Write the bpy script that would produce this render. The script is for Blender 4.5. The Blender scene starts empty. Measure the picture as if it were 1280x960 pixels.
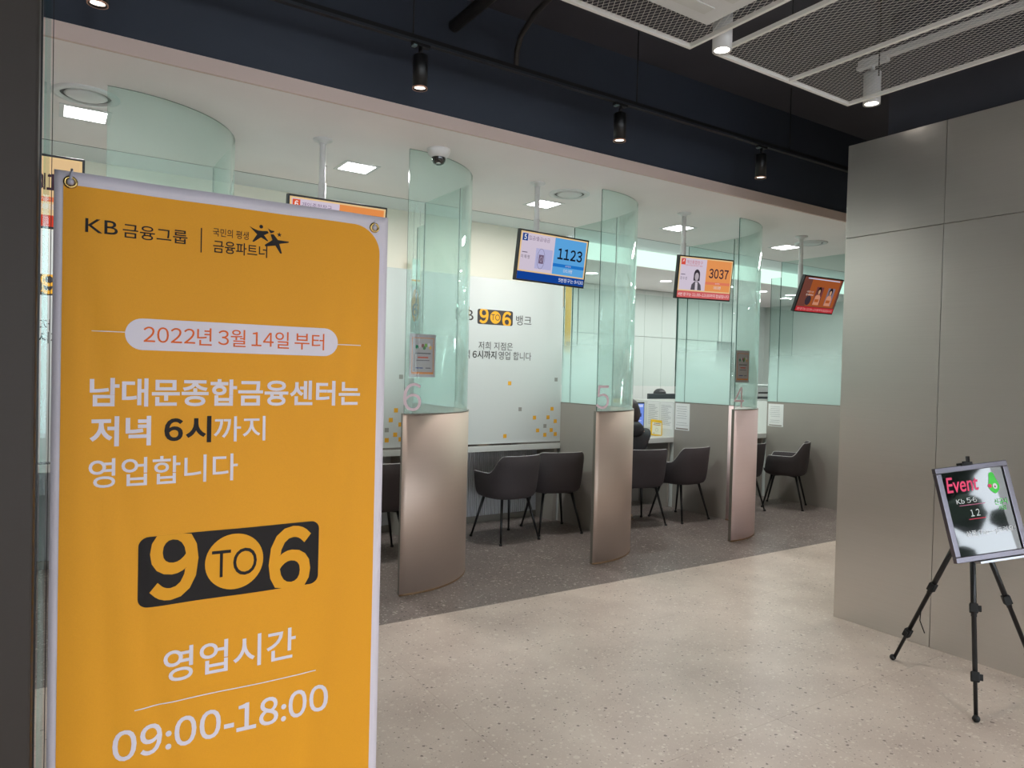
import bpy, bmesh, math, random
from mathutils import Vector, Matrix, noise
C = bpy.context.scene.collection
PI = math.pi
R = math.radians
random.seed(7)

# ------------------------------------------------------------------ camera
cam_d = bpy.data.cameras.new('camera'); cam = bpy.data.objects.new('camera', cam_d); C.objects.link(cam)
vx = Vector((1363, -18, 888)).normalized(); vy = Vector((-579, 30, 888)); vy = (vy - vy.dot(vx) * vx).normalized()
vz = Vector((vx[1] * vy[2] - vx[2] * vy[1], vx[2] * vy[0] - vx[0] * vy[2], vx[0] * vy[1] - vx[1] * vy[0]))
if vz[1] < 0: vz = -vz
right = Vector((vx[0], vy[0], vz[0])); up = Vector((vx[1], vy[1], vz[1])); fwd = Vector((vx[2], vy[2], vz[2]))
M = Matrix((right, up, -fwd)).transposed().to_4x4(); M.translation = (0, 0, 1.5)
cam.matrix_world = M
cam_d.sensor_width = 36; cam_d.lens = 36 * 888 / 1280; cam_d.clip_start = 0.05
bpy.context.scene.camera = cam

# ------------------------------------------------------------------ world, exposure
sc = bpy.context.scene
sc.view_settings.view_transform = 'Standard'; sc.view_settings.look = 'None'
sc.view_settings.gamma = 1; sc.view_settings.use_curve_mapping = False
sc.view_settings.exposure = 0.0
W = bpy.data.worlds.new('sky'); sc.world = W; W.use_nodes = True
W.node_tree.nodes['Background'].inputs[0].default_value = (0.84, 0.86, 0.95, 1)
W.node_tree.nodes['Background'].inputs[1].default_value = 8.0

def area(name, loc, size, power, col=(1, 1, 1), rot=(0, 0, 0), parent=None, sy=None, spread=PI):
    d = bpy.data.lights.new(name, 'AREA'); d.energy = power; d.color = col; d.size = size; d.spread = spread
    if sy: d.shape = 'RECTANGLE'; d.size_y = sy
    o = bpy.data.objects.new(name, d); C.objects.link(o); o.location = loc; o.rotation_euler = rot
    if parent: o.parent = parent
    return o
def spot(name, loc, power, ang, col=(1, 1, 1), blend=.6, rot=(0, 0, 0), parent=None, r=.03):
    d = bpy.data.lights.new(name, 'SPOT'); d.energy = power; d.color = col; d.spot_size = R(ang); d.spot_blend = blend; d.shadow_soft_size = r
    o = bpy.data.objects.new(name, d); C.objects.link(o); o.location = loc; o.rotation_euler = rot
    if parent: o.parent = parent
    return o
P_BOOTH, P_HALL, P_TRACK, P_OFFICE = 20, 64, 9, 12

# ------------------------------------------------------------------ materials
MC = {}
def srgb(r, g, b):
    f = lambda c: (c / 255 / 12.92) if c <= 10 else ((c / 255 + .055) / 1.055) ** 2.4
    return (f(r), f(g), f(b), 1)
def mat(name, col, rough=.5, metal=0, spec=.5, emit=0, noise_amt=0, nscale=30, bump=0, bscale=200, coat=0, aniso=0):
    if name in MC: return MC[name]
    m = bpy.data.materials.new(name); m.use_nodes = True; nt = m.node_tree; b = nt.nodes['Principled BSDF']
    b.inputs['Base Color'].default_value = col; b.inputs['Roughness'].default_value = rough
    b.inputs['Metallic'].default_value = metal; b.inputs['Specular IOR Level'].default_value = spec
    b.inputs['Coat Weight'].default_value = coat; b.inputs['Anisotropic'].default_value = aniso
    if emit:
        b.inputs['Emission Color'].default_value = col; b.inputs['Emission Strength'].default_value = emit
    if noise_amt or bump:
        tc = nt.nodes.new('ShaderNodeTexCoord')
    if noise_amt:
        n = nt.nodes.new('ShaderNodeTexNoise'); n.inputs['Scale'].default_value = nscale; n.inputs['Detail'].default_value = 5
        nt.links.new(tc.outputs['Object'], n.inputs['Vector'])
        r = nt.nodes.new('ShaderNodeValToRGB')
        r.color_ramp.elements[0].position = .3; r.color_ramp.elements[1].position = .7
        r.color_ramp.elements[0].color = [c * (1 - noise_amt) for c in col[:3]] + [1]
        r.color_ramp.elements[1].color = [min(1, c * (1 + noise_amt)) for c in col[:3]] + [1]
        nt.links.new(n.outputs['Fac'], r.inputs[0]); nt.links.new(r.outputs[0], b.inputs['Base Color'])
    if bump:
        n2 = nt.nodes.new('ShaderNodeTexNoise'); n2.inputs['Scale'].default_value = bscale
        nt.links.new(tc.outputs['Object'], n2.inputs['Vector'])
        bp = nt.nodes.new('ShaderNodeBump'); bp.inputs['Strength'].default_value = bump; bp.inputs['Distance'].default_value = .002
        nt.links.new(n2.outputs['Fac'], bp.inputs['Height']); nt.links.new(bp.outputs[0], b.inputs['Normal'])
    MC[name] = m; return m
def emis(name, col, st=1.0):
    if name in MC: return MC[name]
    m = bpy.data.materials.new(name); m.use_nodes = True; nt = m.node_tree; nt.nodes.clear()
    e = nt.nodes.new('ShaderNodeEmission'); o = nt.nodes.new('ShaderNodeOutputMaterial')
    e.inputs[0].default_value = col; e.inputs[1].default_value = st; nt.links.new(e.outputs[0], o.inputs[0]); MC[name] = m; return m
def glass(name, tint, refl=1.0, frost=None, rough=0.0):
    """thin tinted glass face; frost=(z_low, z_high, strength) fades an etched film upwards (object space)"""
    if name in MC: return MC[name]
    m = bpy.data.materials.new(name); m.use_nodes = True; nt = m.node_tree; nt.nodes.clear(); N = nt.nodes.new; L = nt.links.new
    o = N('ShaderNodeOutputMaterial'); t = N('ShaderNodeBsdfTransparent'); g = N('ShaderNodeBsdfGlossy'); g.inputs['Roughness'].default_value = rough
    t.inputs[0].default_value = (*tint, 1); g.inputs[0].default_value = (.9, 1, .97, 1)
    fr = N('ShaderNodeLayerWeight'); fr.inputs[0].default_value = .5      # same from both sides of the pane
    pw = N('ShaderNodeMath'); pw.operation = 'POWER'; pw.inputs[1].default_value = 5; L(fr.outputs['Facing'], pw.inputs[0])
    mu = N('ShaderNodeMath'); mu.operation = 'MULTIPLY_ADD'; mu.inputs[1].default_value = .9 * refl; mu.inputs[2].default_value = .035 * refl; L(pw.outputs[0], mu.inputs[0])
    mx = N('ShaderNodeMixShader'); L(mu.outputs[0], mx.inputs[0]); L(t.outputs[0], mx.inputs[1]); L(g.outputs[0], mx.inputs[2])
    last = mx
    if frost:
        tc = N('ShaderNodeTexCoord'); sx = N('ShaderNodeSeparateXYZ'); L(tc.outputs['Object'], sx.inputs[0])
        mr = N('ShaderNodeMapRange'); mr.interpolation_type = 'SMOOTHSTEP'
        mr.inputs[1].default_value = frost[0]; mr.inputs[2].default_value = frost[1]; mr.inputs[3].default_value = frost[2]; mr.inputs[4].default_value = frost[3] if len(frost) > 3 else 0
        L(sx.outputs['Z'], mr.inputs[0])
        d = N('ShaderNodeBsdfDiffuse'); d.inputs[0].default_value = (.76, .92, .885, 1); tr = N('ShaderNodeBsdfTranslucent'); tr.inputs[0].default_value = (.80, .97, .93, 1)
        ad = N('ShaderNodeMixShader'); ad.inputs[0].default_value = .5; L(d.outputs[0], ad.inputs[1]); L(tr.outputs[0], ad.inputs[2])
        m2 = N('ShaderNodeMixShader'); L(mr.outputs[0], m2.inputs[0]); L(mx.outputs[0], m2.inputs[1]); L(ad.outputs[0], m2.inputs[2]); last = m2
    L(last.outputs[0], o.inputs[0]); MC[name] = m; return m
def terrazzo(name, base, chip, dark, chip_amt, dark_amt, scale, rough):
    m = bpy.data.materials.new(name); m.use_nodes = True; nt = m.node_tree; N = nt.nodes.new; L = nt.links.new; b = nt.nodes['Principled BSDF']
    geo = N('ShaderNodeNewGeometry')
    def chips(sc_, amt, soft=.04, seedoff=0):
        mp = N('ShaderNodeMapping'); mp.inputs['Location'].default_value = (seedoff, seedoff * .7, 0); L(geo.outputs['Position'], mp.inputs[0])
        wn = N('ShaderNodeTexNoise'); wn.inputs['Scale'].default_value = sc_ * 1.5; L(mp.outputs[0], wn.inputs['Vector'])
        mixv = N('ShaderNodeMixRGB'); mixv.inputs[0].default_value = .012; L(mp.outputs[0], mixv.inputs[1]); L(wn.outputs['Color'], mixv.inputs[2])
        v = N('ShaderNodeTexVoronoi'); v.inputs['Scale'].default_value = sc_; L(mixv.outputs[0], v.inputs['Vector'])
        sp = N('ShaderNodeSeparateColor'); L(v.outputs['Color'], sp.inputs[0])
        # radius differs per cell
        r_ = N('ShaderNodeMapRange'); r_.inputs[1].default_value = 1 - amt; r_.inputs[2].default_value = 1; r_.inputs[3].default_value = 0; r_.inputs[4].default_value = .42; L(sp.outputs[0], r_.inputs[0])
        su = N('ShaderNodeMath'); su.operation = 'SUBTRACT'; L(r_.outputs[0], su.inputs[0]); L(v.outputs['Distance'], su.inputs[1])
        q = N('ShaderNodeMapRange'); q.inputs[1].default_value = 0; q.inputs[2].default_value = soft; L(su.outputs[0], q.inputs[0])
        return q.outputs[0]
    n = N('ShaderNodeTexNoise'); n.inputs['Scale'].default_value = 3.0; n.inputs['Detail'].default_value = 8; L(geo.outputs['Position'], n.inputs['Vector'])
    rp = N('ShaderNodeValToRGB'); rp.color_ramp.elements[0].color = [base[0] * .88, base[1] * .85, base[2] * .85, 1]; rp.color_ramp.elements[1].color = [c * 1.12 for c in base[:3]] + [1]
    rp.color_ramp.elements[0].position = .3; rp.color_ramp.elements[1].position = .7; L(n.outputs['Fac'], rp.inputs[0])
    cur = rp.outputs[0]
    for (s_, a_, c_, k_, off) in ((scale, chip_amt, chip, .75, 0), (scale * 2.2, chip_amt, chip, .6, 3), (scale * .55, chip_amt * .25, chip, .6, 5), (scale * 1.0, dark_amt, dark, .9, 9), (scale * 2.0, dark_amt * 1.2, dark, .7, 13)):
        mx = N('ShaderNodeMixRGB'); f = N('ShaderNodeMath'); f.operation = 'MULTIPLY'; f.inputs[1].default_value = k_
        L(chips(s_, a_, seedoff=off), f.inputs[0]); L(f.outputs[0], mx.inputs[0]); L(cur, mx.inputs[1]); mx.inputs[2].default_value = c_; cur = mx.outputs[0]
    L(cur, b.inputs['Base Color']); b.inputs['Roughness'].default_value = rough
    MC[name] = m; return m
def brushed(name, col, rough, axis, metal=1.0, aniso=.5):
    """satin metal with fine brush lines running along one axis (object space)"""
    m = bpy.data.materials.new(name); m.use_nodes = True; nt = m.node_tree; N = nt.nodes.new; L = nt.links.new; b = nt.nodes['Principled BSDF']
    tc = N('ShaderNodeTexCoord'); mp = N('ShaderNodeMapping'); sc_ = [300, 300, 300]; sc_[axis] = .7
    if axis == 0: sc_[1] = .7
    mp.inputs['Scale'].default_value = sc_; L(tc.outputs['Object'], mp.inputs[0])
    n = N('ShaderNodeTexNoise'); n.inputs['Scale'].default_value = 1; n.inputs['Detail'].default_value = 3; L(mp.outputs[0], n.inputs['Vector'])
    rp = N('ShaderNodeMapRange'); rp.inputs[3].default_value = rough - .05; rp.inputs[4].default_value = rough + .07; L(n.outputs['Fac'], rp.inputs[0]); L(rp.outputs[0], b.inputs['Roughness'])
    cr = N('ShaderNodeValToRGB'); cr.color_ramp.elements[0].color = [c * .94 for c in col[:3]] + [1]; cr.color_ramp.elements[1].color = [min(1, c * 1.05) for c in col[:3]] + [1]
    L(n.outputs['Fac'], cr.inputs[0]); L(cr.outputs[0], b.inputs['Base Color'])
    bp = N('ShaderNodeBump'); bp.inputs['Strength'].default_value = .015; bp.inputs['Distance'].default_value = .001; L(n.outputs['Fac'], bp.inputs['Height']); L(bp.outputs[0], b.inputs['Normal'])
    b.inputs['Metallic'].default_value = metal
    MC[name] = m; return m

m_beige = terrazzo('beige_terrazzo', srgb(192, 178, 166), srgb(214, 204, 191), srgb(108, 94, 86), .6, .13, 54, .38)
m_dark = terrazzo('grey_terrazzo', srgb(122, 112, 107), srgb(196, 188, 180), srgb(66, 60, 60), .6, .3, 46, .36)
m_joint = mat('tile_joint', srgb(120, 110, 100), .8)
m_ceil = mat('white_ceiling_paint', srgb(250, 243, 242), .7, noise_amt=.02, nscale=2)
m_ceil2 = mat('cool_grey_ceiling_paint', srgb(236, 243, 245), .6)
m_fascia = mat('warm_grey_fascia', srgb(224, 202, 192), .6)
m_black = mat('black_ceiling_paint', srgb(68, 68, 76), .7, noise_amt=.1, nscale=1.5)
m_navy = mat('navy_black_wall_paint', srgb(54, 60, 73), .6, noise_amt=.06, nscale=2)
m_blackmetal = mat('black_powder_coat', srgb(20, 20, 22), .4)
m_whitemetal = mat('white_powder_coat', srgb(225, 225, 225), .4)
m_chrome = mat('chrome', srgb(200, 200, 200), .15, 1)
m_steel = brushed('brushed_taupe_steel', srgb(206, 186, 172), .55, 0, metal=.8)
m_steelreflect = brushed('brushed_steel_pink_reflection', srgb(252, 226, 224), .55, 0, metal=.2)  # pink reflection and its brightness put into the steel colour of one partition
m_wallsteel = brushed('hairline_wall_steel', srgb(212, 208, 202), .31, 1, metal=.82)
m_trim = mat('dark_steel_edge', srgb(140, 136, 128), .5, .6)
m_lam = mat('warm_grey_laminate', srgb(160, 154, 146), .5, noise_amt=.02, nscale=4)
m_white = mat('white_laminate', srgb(222, 226, 222), .45)
m_offwhite = mat('cream_wall_paint', srgb(240, 236, 220), .6)
m_poster = mat('white_poster_print', srgb(204, 207, 204), .45)
m_paper = mat('white_paper', srgb(238, 240, 238), .7)
m_rib = mat('charcoal_ribbed_panel', srgb(188, 188, 190), .5)
m_desk = mat('pale_grey_desk_laminate', srgb(205, 205, 200), .4)
m_bronze = brushed('dark_bronze_steel', srgb(42, 34, 28), .6, 0, metal=.2)
G_TINT = (.885, .945, .925)
g_curved = glass('mint_curved_glass', G_TINT, 1.0, frost=(1.3, 2.9, .22, .06))
g_flat = glass('frosted_gradient_glass', (.86, .94, .92), 1.0, frost=(1.38, 1.98, .86, .03))
g_clear = glass('clear_glass', (.93, .965, .955), .8)
g_edge = mat('dark_green_glass_edge', srgb(40, 78, 70), .15)
g_door = glass('clear_door_glass', (.88, .95, .95), 1.0)

# ------------------------------------------------------------------ object helpers
def mesh_obj(name, me, parent=None, mats=()):
    o = bpy.data.objects.new(name, me); C.objects.link(o)
    for m in mats: me.materials.append(m)
    if parent: o.parent = parent
    return o
def obj(name, bm, m, parent=None, smooth=False, loc=None):
    me = bpy.data.meshes.new(name); bm.normal_update(); bm.to_mesh(me); bm.free()
    ms = m if isinstance(m, (list, tuple)) else (m,)
    for k in ms: me.materials.append(k)
    if smooth:
        for p in me.polygons: p.use_smooth = True
    o = bpy.data.objects.new(name, me); C.objects.link(o)
    if parent: o.parent = parent
    if loc: o.location = loc
    return o
def tag(o, label=None, cat=None, group=None, kind=None):
    if label: o['label'] = label
    if cat: o['category'] = cat
    if group: o['group'] = group
    if kind: o['kind'] = kind
    return o
def thing(name, label, cat, loc=(0, 0, 0), rz=0, group=None):
    o = bpy.data.objects.new(name, None); C.objects.link(o); o.location = loc; o.rotation_euler = (0, 0, rz)
    o.empty_display_size = .1
    return tag(o, label, cat, group)
def struct(name, bm, m, parent=None, smooth=False):
    o = obj(name, bm, m, parent, smooth)
    if not parent: o['kind'] = 'structure'
    return o
def kids(o): return [c for c in bpy.data.objects if c.parent == o]
def dup(root, loc, rz=None, label=None):
    r = root.copy(); C.objects.link(r); r.location = loc
    if rz is not None: r.rotation_euler = (0, 0, rz)
    if label: r['label'] = label
    for ch in list(root.children):
        c = ch.copy(); C.objects.link(c); c.parent = r
        for g in ch.children:
            d = g.copy(); C.objects.link(d); d.parent = c
    return r
def bx(bm, x0, x1, y0, y1, z0, z1, mi=0, bev=0):
    vs = [bm.verts.new(p) for p in ((x0, y0, z0), (x1, y0, z0), (x1, y1, z0), (x0, y1, z0), (x0, y0, z1), (x1, y0, z1), (x1, y1, z1), (x0, y1, z1))]
    fs = []
    for f in ((0, 3, 2, 1), (4, 5, 6, 7), (0, 1, 5, 4), (1, 2, 6, 5), (2, 3, 7, 6), (3, 0, 4, 7)):
        q = bm.faces.new([vs[i] for i in f]); q.material_index = mi; fs.append(q)
    if bev:
        es = list({e for f in fs for e in f.edges})
        bmesh.ops.bevel(bm, geom=es, offset=bev, segments=2, affect='EDGES', profile=.5)
    return bm
def B(*a, **k): return bx(bmesh.new(), *a, **k)
def tube(bm, pts, rad, seg=10, caps=True, mi=0):
    """tube through points; rad a number or one per point"""
    pts = [Vector(p) for p in pts]; rs = rad if isinstance(rad, (list, tuple)) else [rad] * len(pts)
    rings = []; prev = None
    for i, p in enumerate(pts):
        d = (pts[min(i + 1, len(pts) - 1)] - pts[max(i - 1, 0)]).normalized()
        if prev is None:
            a = Vector((0, 0, 1)) if abs(d.z) < .9 else Vector((1, 0, 0)); u = d.cross(a).normalized()
        else: u = (prev - prev.dot(d) * d).normalized()
        prev = u; v = d.cross(u)
        rings.append([bm.verts.new(p + (u * math.cos(t) + v * math.sin(t)) * rs[i]) for t in [2 * PI * k / seg for k in range(seg)]])
    for a, b in zip(rings, rings[1:]):
        for k in range(seg):
            f = bm.faces.new((a[k], a[(k + 1) % seg], b[(k + 1) % seg], b[k])); f.material_index = mi; f.smooth = True
    if caps:
        f = bm.faces.new(rings[0][::-1]); f.material_index = mi; f = bm.faces.new(rings[-1]); f.material_index = mi
    return bm
def lathe(bm, prof, c=(0, 0, 0), seg=32, mi=0):
    """profile of (r, z) turned about z"""
    rings = []
    for r, z in prof:
        if r < 1e-6: rings.append([bm.verts.new((c[0], c[1], c[2] + z))])
        else: rings.append([bm.verts.new((c[0] + r * math.cos(2 * PI * k / seg), c[1] + r * math.sin(2 * PI * k / seg), c[2] + z)) for k in range(seg)])
    for a, b in zip(rings, rings[1:]):
        for k in range(seg):
            va = a[k % len(a)]; vb = a[(k + 1) % len(a)]; vc = b[(k + 1) % len(b)]; vd = b[k % len(b)]
            s = []
            for v in (va, vb, vc, vd):
                if v not in s: s.append(v)
            if len(s) > 2:
                f = bm.faces.new(s); f.material_index = mi; f.smooth = True
    return bm

# flat print: layered coloured shapes and lettering on a local XZ plane (front is -Y)
GLY = {}
def text_polys(body, bold=0.0):
    if not any(c.isdigit() for c in body): return glyphs(body, bold)
    # digits are set from the full-width glyphs (humanist figures), run by run
    runs = []; cur = ''
    for c in body:
        if c.isdigit() or c == ' ':
            if cur: runs.append(cur); cur = ''
            runs.append(c)
        else: cur += c
    if cur: runs.append(cur)
    V, F, x = [], [], 0.0
    em = glyphs('０', 0)[0]; H = max(v[1] for v in em) - min(v[1] for v in em); y0 = min(v[1] for v in em)
    for r in runs:
        if r == ' ': x += .24; continue
        vs, fs = glyphs(chr(0xFF10 + int(r)) if r.isdigit() else r, bold)
        if not vs: continue
        a, b_ = min(v[0] for v in vs), max(v[0] for v in vs); hangul = (not r.isdigit()) and ord(r[0]) > 0x1100
        n = len(V); V += [(v[0] - a + x, v[1] - (0 if hangul or not r.isdigit() else y0)) for v in vs]; F += [tuple(n + i for i in f) for f in fs]
        x += b_ - a + (.085 if r.isdigit() else .07)
    return V, F
def glyphs(body, bold=0.0):
    cu = bpy.data.curves.new('t', 'FONT'); cu.body = body; cu.size = 1; cu.offset = bold; cu.resolution_u = 4
    o = bpy.data.objects.new('t', cu); C.objects.link(o)
    dg = bpy.context.evaluated_depsgraph_get(); me = bpy.data.meshes.new_from_object(o.evaluated_get(dg))
    vs = [(v.co.x, v.co.y) for v in me.vertices]; fs = [tuple(p.vertices) for p in me.polygons]
    bpy.data.objects.remove(o); bpy.data.curves.remove(cu); bpy.data.meshes.remove(me)
    return vs, fs
class Print:
    def __init__(s, em=0, step=.0005, rough=.5): s.v = []; s.f = []; s.m = []; s.mats = []; s.em = em; s.step = step; s.rough = rough
    def mi(s, col):
        n = 'print_%d_%d_%d_%s' % (*col, s.em)
        m = MC.get(n) or (emis(n, srgb(*col), s.em) if s.em else mat(n, srgb(*col), .6, spec=.2))
        if m not in s.mats: s.mats.append(m)
        return s.mats.index(m)
    def add(s, vs, fs, col, lay):
        b = len(s.v); k = s.mi(col)
        s.v += [(x, -lay * s.step, z) for x, z in vs]
        for f in fs: s.f.append([b + i for i in f]); s.m.append(k)
    def rect(s, x0, x1, z0, z1, col, lay=1): s.add([(x0, z0), (x1, z0), (x1, z1), (x0, z1)], [(0, 1, 2, 3)], col, lay)
    def poly(s, pts, col, lay=1):
        from mathutils.geometry import tessellate_polygon
        tris = tessellate_polygon([[Vector((x, z, 0)) for x, z in pts]])
        out = []
        for a, b_, c in tris:
            (ax, az), (bx_, bz), (cx, cz) = pts[a], pts[b_], pts[c]
            out.append((a, b_, c) if (bx_ - ax) * (cz - az) - (bz - az) * (cx - ax) > 0 else (a, c, b_))
        s.add(pts, out, col, lay)
    def disc(s, cx, cz, rx, rz, col, lay=1, n=32): s.add([(cx + rx * math.cos(2 * PI * k / n), cz + rz * math.sin(2 * PI * k / n)) for k in range(n)], [tuple(range(n))], col, lay)
    def rrect(s, x0, x1, z0, z1, r, col, lay=1, n=8):
        pts = []
        for cx, cz, a in ((x1 - r, z1 - r, 0), (x0 + r, z1 - r, 90), (x0 + r, z0 + r, 180), (x1 - r, z0 + r, 270)):
            pts += [(cx + r * math.cos(R(a + 90 * k / n)), cz + r * math.sin(R(a + 90 * k / n))) for k in range(n + 1)]
        s.add(pts, [tuple(range(len(pts)))], col, lay)
    def ring(s, cx, cz, rx, rz, w, col, lay=1, n=32):
        a = [(cx + rx * math.cos(2 * PI * k / n), cz + rz * math.sin(2 * PI * k / n)) for k in range(n)]
        b = [(cx + (rx - w) * math.cos(2 * PI * k / n), cz + (rz - w) * math.sin(2 * PI * k / n)) for k in range(n)]
        s.add(a + b, [(k, (k + 1) % n, n + (k + 1) % n, n + k) for k in range(n)], col, lay)
    def text(s, body, x0, x1, z0, z1, col, lay=2, bold=0.0, clip=None, slant=0):
        vs, fs = text_polys(body, bold)
        if not vs: return
        xs = [v[0] for v in vs]; ys = [v[1] for v in vs]; ax, bx_, ay, by = min(xs), max(xs), min(ys), max(ys)
        q = [(x0 + (x - ax) / (bx_ - ax) * (x1 - x0), z0 + (y - ay) / (by - ay) * (z1 - z0)) for x, y in vs]
        if clip: q = [(x, max(clip[0], min(clip[1], z))) for x, z in q]
        if slant: q = [(x + (z - z0) * slant, z) for x, z in q]
        s.add(q, fs, col, lay)
    def build(s, name, parent=None, warp=None):
        me = bpy.data.meshes.new(name); me.from_pydata(s.v, [], s.f); me.update()
        if warp:
            for p, k in zip(me.polygons, s.m): p.material_index = k
            bm = bmesh.new(); bm.from_mesh(me); bmesh.ops.triangulate(bm, faces=bm.faces[:])
            for it in range(5):
                es = [e for e in bm.edges if e.calc_length() > .018]
                if not es: break
                bmesh.ops.subdivide_edges(bm, edges=es, cuts=1); bmesh.ops.triangulate(bm, faces=bm.faces[:])
            for v in bm.verts: v.co = Vector(warp(v.co))
            bm.to_mesh(me); bm.free(); s.m = [p.material_index for p in me.polygons]
        for m in s.mats: me.materials.append(m)
        for p, k in zip(me.polygons, s.m): p.material_index = k
        s.v, s.f, s.m, s.mats = [], [], [], []
        o = bpy.data.objects.new(name, me); C.objects.link(o)
        if parent: o.parent = parent
        return o

# ================================================================== STRUCTURE
XL, XR, YB, YBND, YEND = -2.4, 11.0, -4.0, 3.855, 8.2
ZC, ZTOP = 2.94, 3.75
def tiles(parent, xs, ys, m):
    cache = {}
    for x0, x1 in zip(xs, xs[1:]):
        for y0, y1 in zip(ys, ys[1:]):
            k = (round(x1 - x0, 3), round(y1 - y0, 3), m.name)
            if k not in cache:
                me = bpy.data.meshes.new('floor_tile'); b_ = B(.0004, k[0] - .0004, .0004, k[1] - .0004, -.008, 0); b_.to_mesh(me); b_.free(); me.materials.append(m); cache[k] = me
            o = bpy.data.objects.new('floor_tile', cache[k]); C.objects.link(o); o.location = (x0, y0, 0); o.parent = parent
floor = struct('floor', B(XL, XR, YB, YEND, -.1, -.0085), m_joint)
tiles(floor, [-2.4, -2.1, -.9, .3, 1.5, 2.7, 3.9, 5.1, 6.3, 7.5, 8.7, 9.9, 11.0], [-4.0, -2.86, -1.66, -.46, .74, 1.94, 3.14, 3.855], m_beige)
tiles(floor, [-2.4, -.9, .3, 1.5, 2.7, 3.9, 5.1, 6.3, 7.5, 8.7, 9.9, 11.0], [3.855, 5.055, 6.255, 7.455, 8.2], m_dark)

# booth ceiling: front slab, black slot, rear strip, dropped office ceiling
struct('ceiling', B(XL, XR, 3.83, 5.585, ZC, ZC + .02), m_ceil)
o = struct('trim_1', B(XL, XR, 3.81, 3.83, ZC, 3.017), m_fascia)
struct('trim_2', B(XL, XR, 5.585, 5.605, ZC + .002, ZC + .03), m_black)
struct('ceiling_rear', B(XL, XR, 5.605, 6.12, ZC, ZC + .02), m_ceil2)
struct('ceiling_office', B(XL, XR, 6.14, YEND, 2.755, 2.775), m_ceil)
struct('wall_header', B(XL, XR, 3.835, 3.95, 3.017, ZTOP), m_navy)
struct('ceiling_hall', B(XL, XR, YB, 3.95, ZTOP, ZTOP + .1), m_black)
# hall envelope
m_hallwall = mat('warm_white_hall_paint', srgb(196, 190, 182), .7)
struct('wall_left', B(XL - .1, XL, YB, YEND, 0, ZTOP), m_hallwall)
struct('wall_office', B(XL, XR, YEND, YEND + .1, 0, ZTOP), m_white)
struct('wall_right', B(XR, XR + .1, YB, YEND, 0, ZTOP), m_hallwall)
struct('wall_upper_back', B(XL, XR, YB - .1, YB, 2.9, ZTOP), m_black)
struct('wall_lower_back', B(XL, XR, YB - .1, YB, 0, .35), m_hallwall)
struct('wall_dark_upper', B(4.32, 9.0, .75, 2.45, 2.965, ZTOP), m_black)
# street windows behind the camera
for i, (a, b_) in enumerate(((-2.4, -.6), (-.5, 1.7), (1.8, 4.0), (4.1, 6.3), (6.4, 8.6), (8.7, 11.0))):
    w = struct('window_%d' % (i + 1), B(a + .06, b_ - .06, YB - .06, YB - .05, .41, 2.84), g_clear)
    f = bmesh.new()
    bx(f, a, b_, YB - .09, YB, .35, .41); bx(f, a, b_, YB - .09, YB, 2.84, 2.9); bx(f, a, a + .06, YB - .09, YB, .41, 2.84); bx(f, b_ - .06, b_, YB - .09, YB, .41, 2.84)
    obj('window_frame', f, m_blackmetal, w)
struct('pavement', B(-8, 16, -14, YB - .1, -.2, -.05), mat('street_paving', srgb(120, 118, 114), .8))
for i, (tx, ty, th) in enumerate(((3.2, -7.5, 3.6), (5.6, -8.2, 4.2), (8.2, -7.8, 3.9))):
    t = thing('street_tree', ('leftmost', 'middle', 'rightmost')[i] + ' dark street tree outside the window, seen only as a reflection', 'tree', (tx, ty, -.05), group='street trees outside')
    obj('trunk', tube(bmesh.new(), [(0, 0, 0), (.05, 0, th * .4), (0, .05, th * .7)], [.09, .07, .04], 10), mat('bark', srgb(60, 48, 40), .9), t)
    f = bmesh.new()
    for k in range(26):
        a = random.uniform(0, 6.28); r_ = random.uniform(0, 1.1); z = th * random.uniform(.38, .95); q = bmesh.ops.create_icosphere(f, subdivisions=2, radius=random.uniform(.14, .34))
        for v in q['verts']: v.co = v.co * (1 + .4 * noise.noise(v.co * 9 + Vector((k, 0, 0)))) + Vector((r_ * math.cos(a), r_ * math.sin(a), z))
    o = obj('crown', f, mat('dark_leaves', srgb(40, 58, 38), .8), t); o['kind'] = 'stuff'

# steel-clad wall at right (two rows of sheets)
wall = struct('wall_steel', B(4.20, 9.0, .64, 2.60, 0, 2.945), m_trim)
ys = [2.62, 2.035, 1.45, .865, .62]
for y1, y0 in zip(ys, ys[1:]):
    g = .0015 if y1 < 2.6 else 0
    for z0, z1 in ((.0, 2.3835), (2.3865, 2.963)):
        o = obj('steel_sheet', B(4.18, 4.198, y0 + .0015, y1 - g, z0, z1, bev=.0012), m_wallsteel, wall)
for a in (4.199, 5.1, 6.0, 6.9, 7.8):
    for z0, z1 in ((.0, 2.3835), (2.3865, 2.963)):
        obj('steel_sheet', B(a, min(a + .897, 9.0), 2.602, 2.62, z0, z1), m_wallsteel, wall); obj('steel_sheet', B(a, min(a + .897, 9.0), .62, .638, z0, z1), m_wallsteel, wall)

# dark steel pier and glass door edge on the left
pier = struct('column', B(-.32, -.0172, 1.25, 1.40, 0, ZTOP, bev=.004), m_bronze)
struct('door_1', B(-.012, -.004, 1.42, 1.95, .06, 3.5), g_door)
d1 = bpy.data.objects['door_1']
obj('edge_seal', B(-.0185, -.0148, 1.42, 1.46, .0, 3.5), m_blackmetal, d1)
obj('edge_seal', B(-.0012, .0004, 1.94, 1.955, .06, 3.5), m_blackmetal, d1)
obj('door_rail', B(-.014, -.002, 1.42, 1.95, 0, .06), m_trim, d1)

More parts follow.
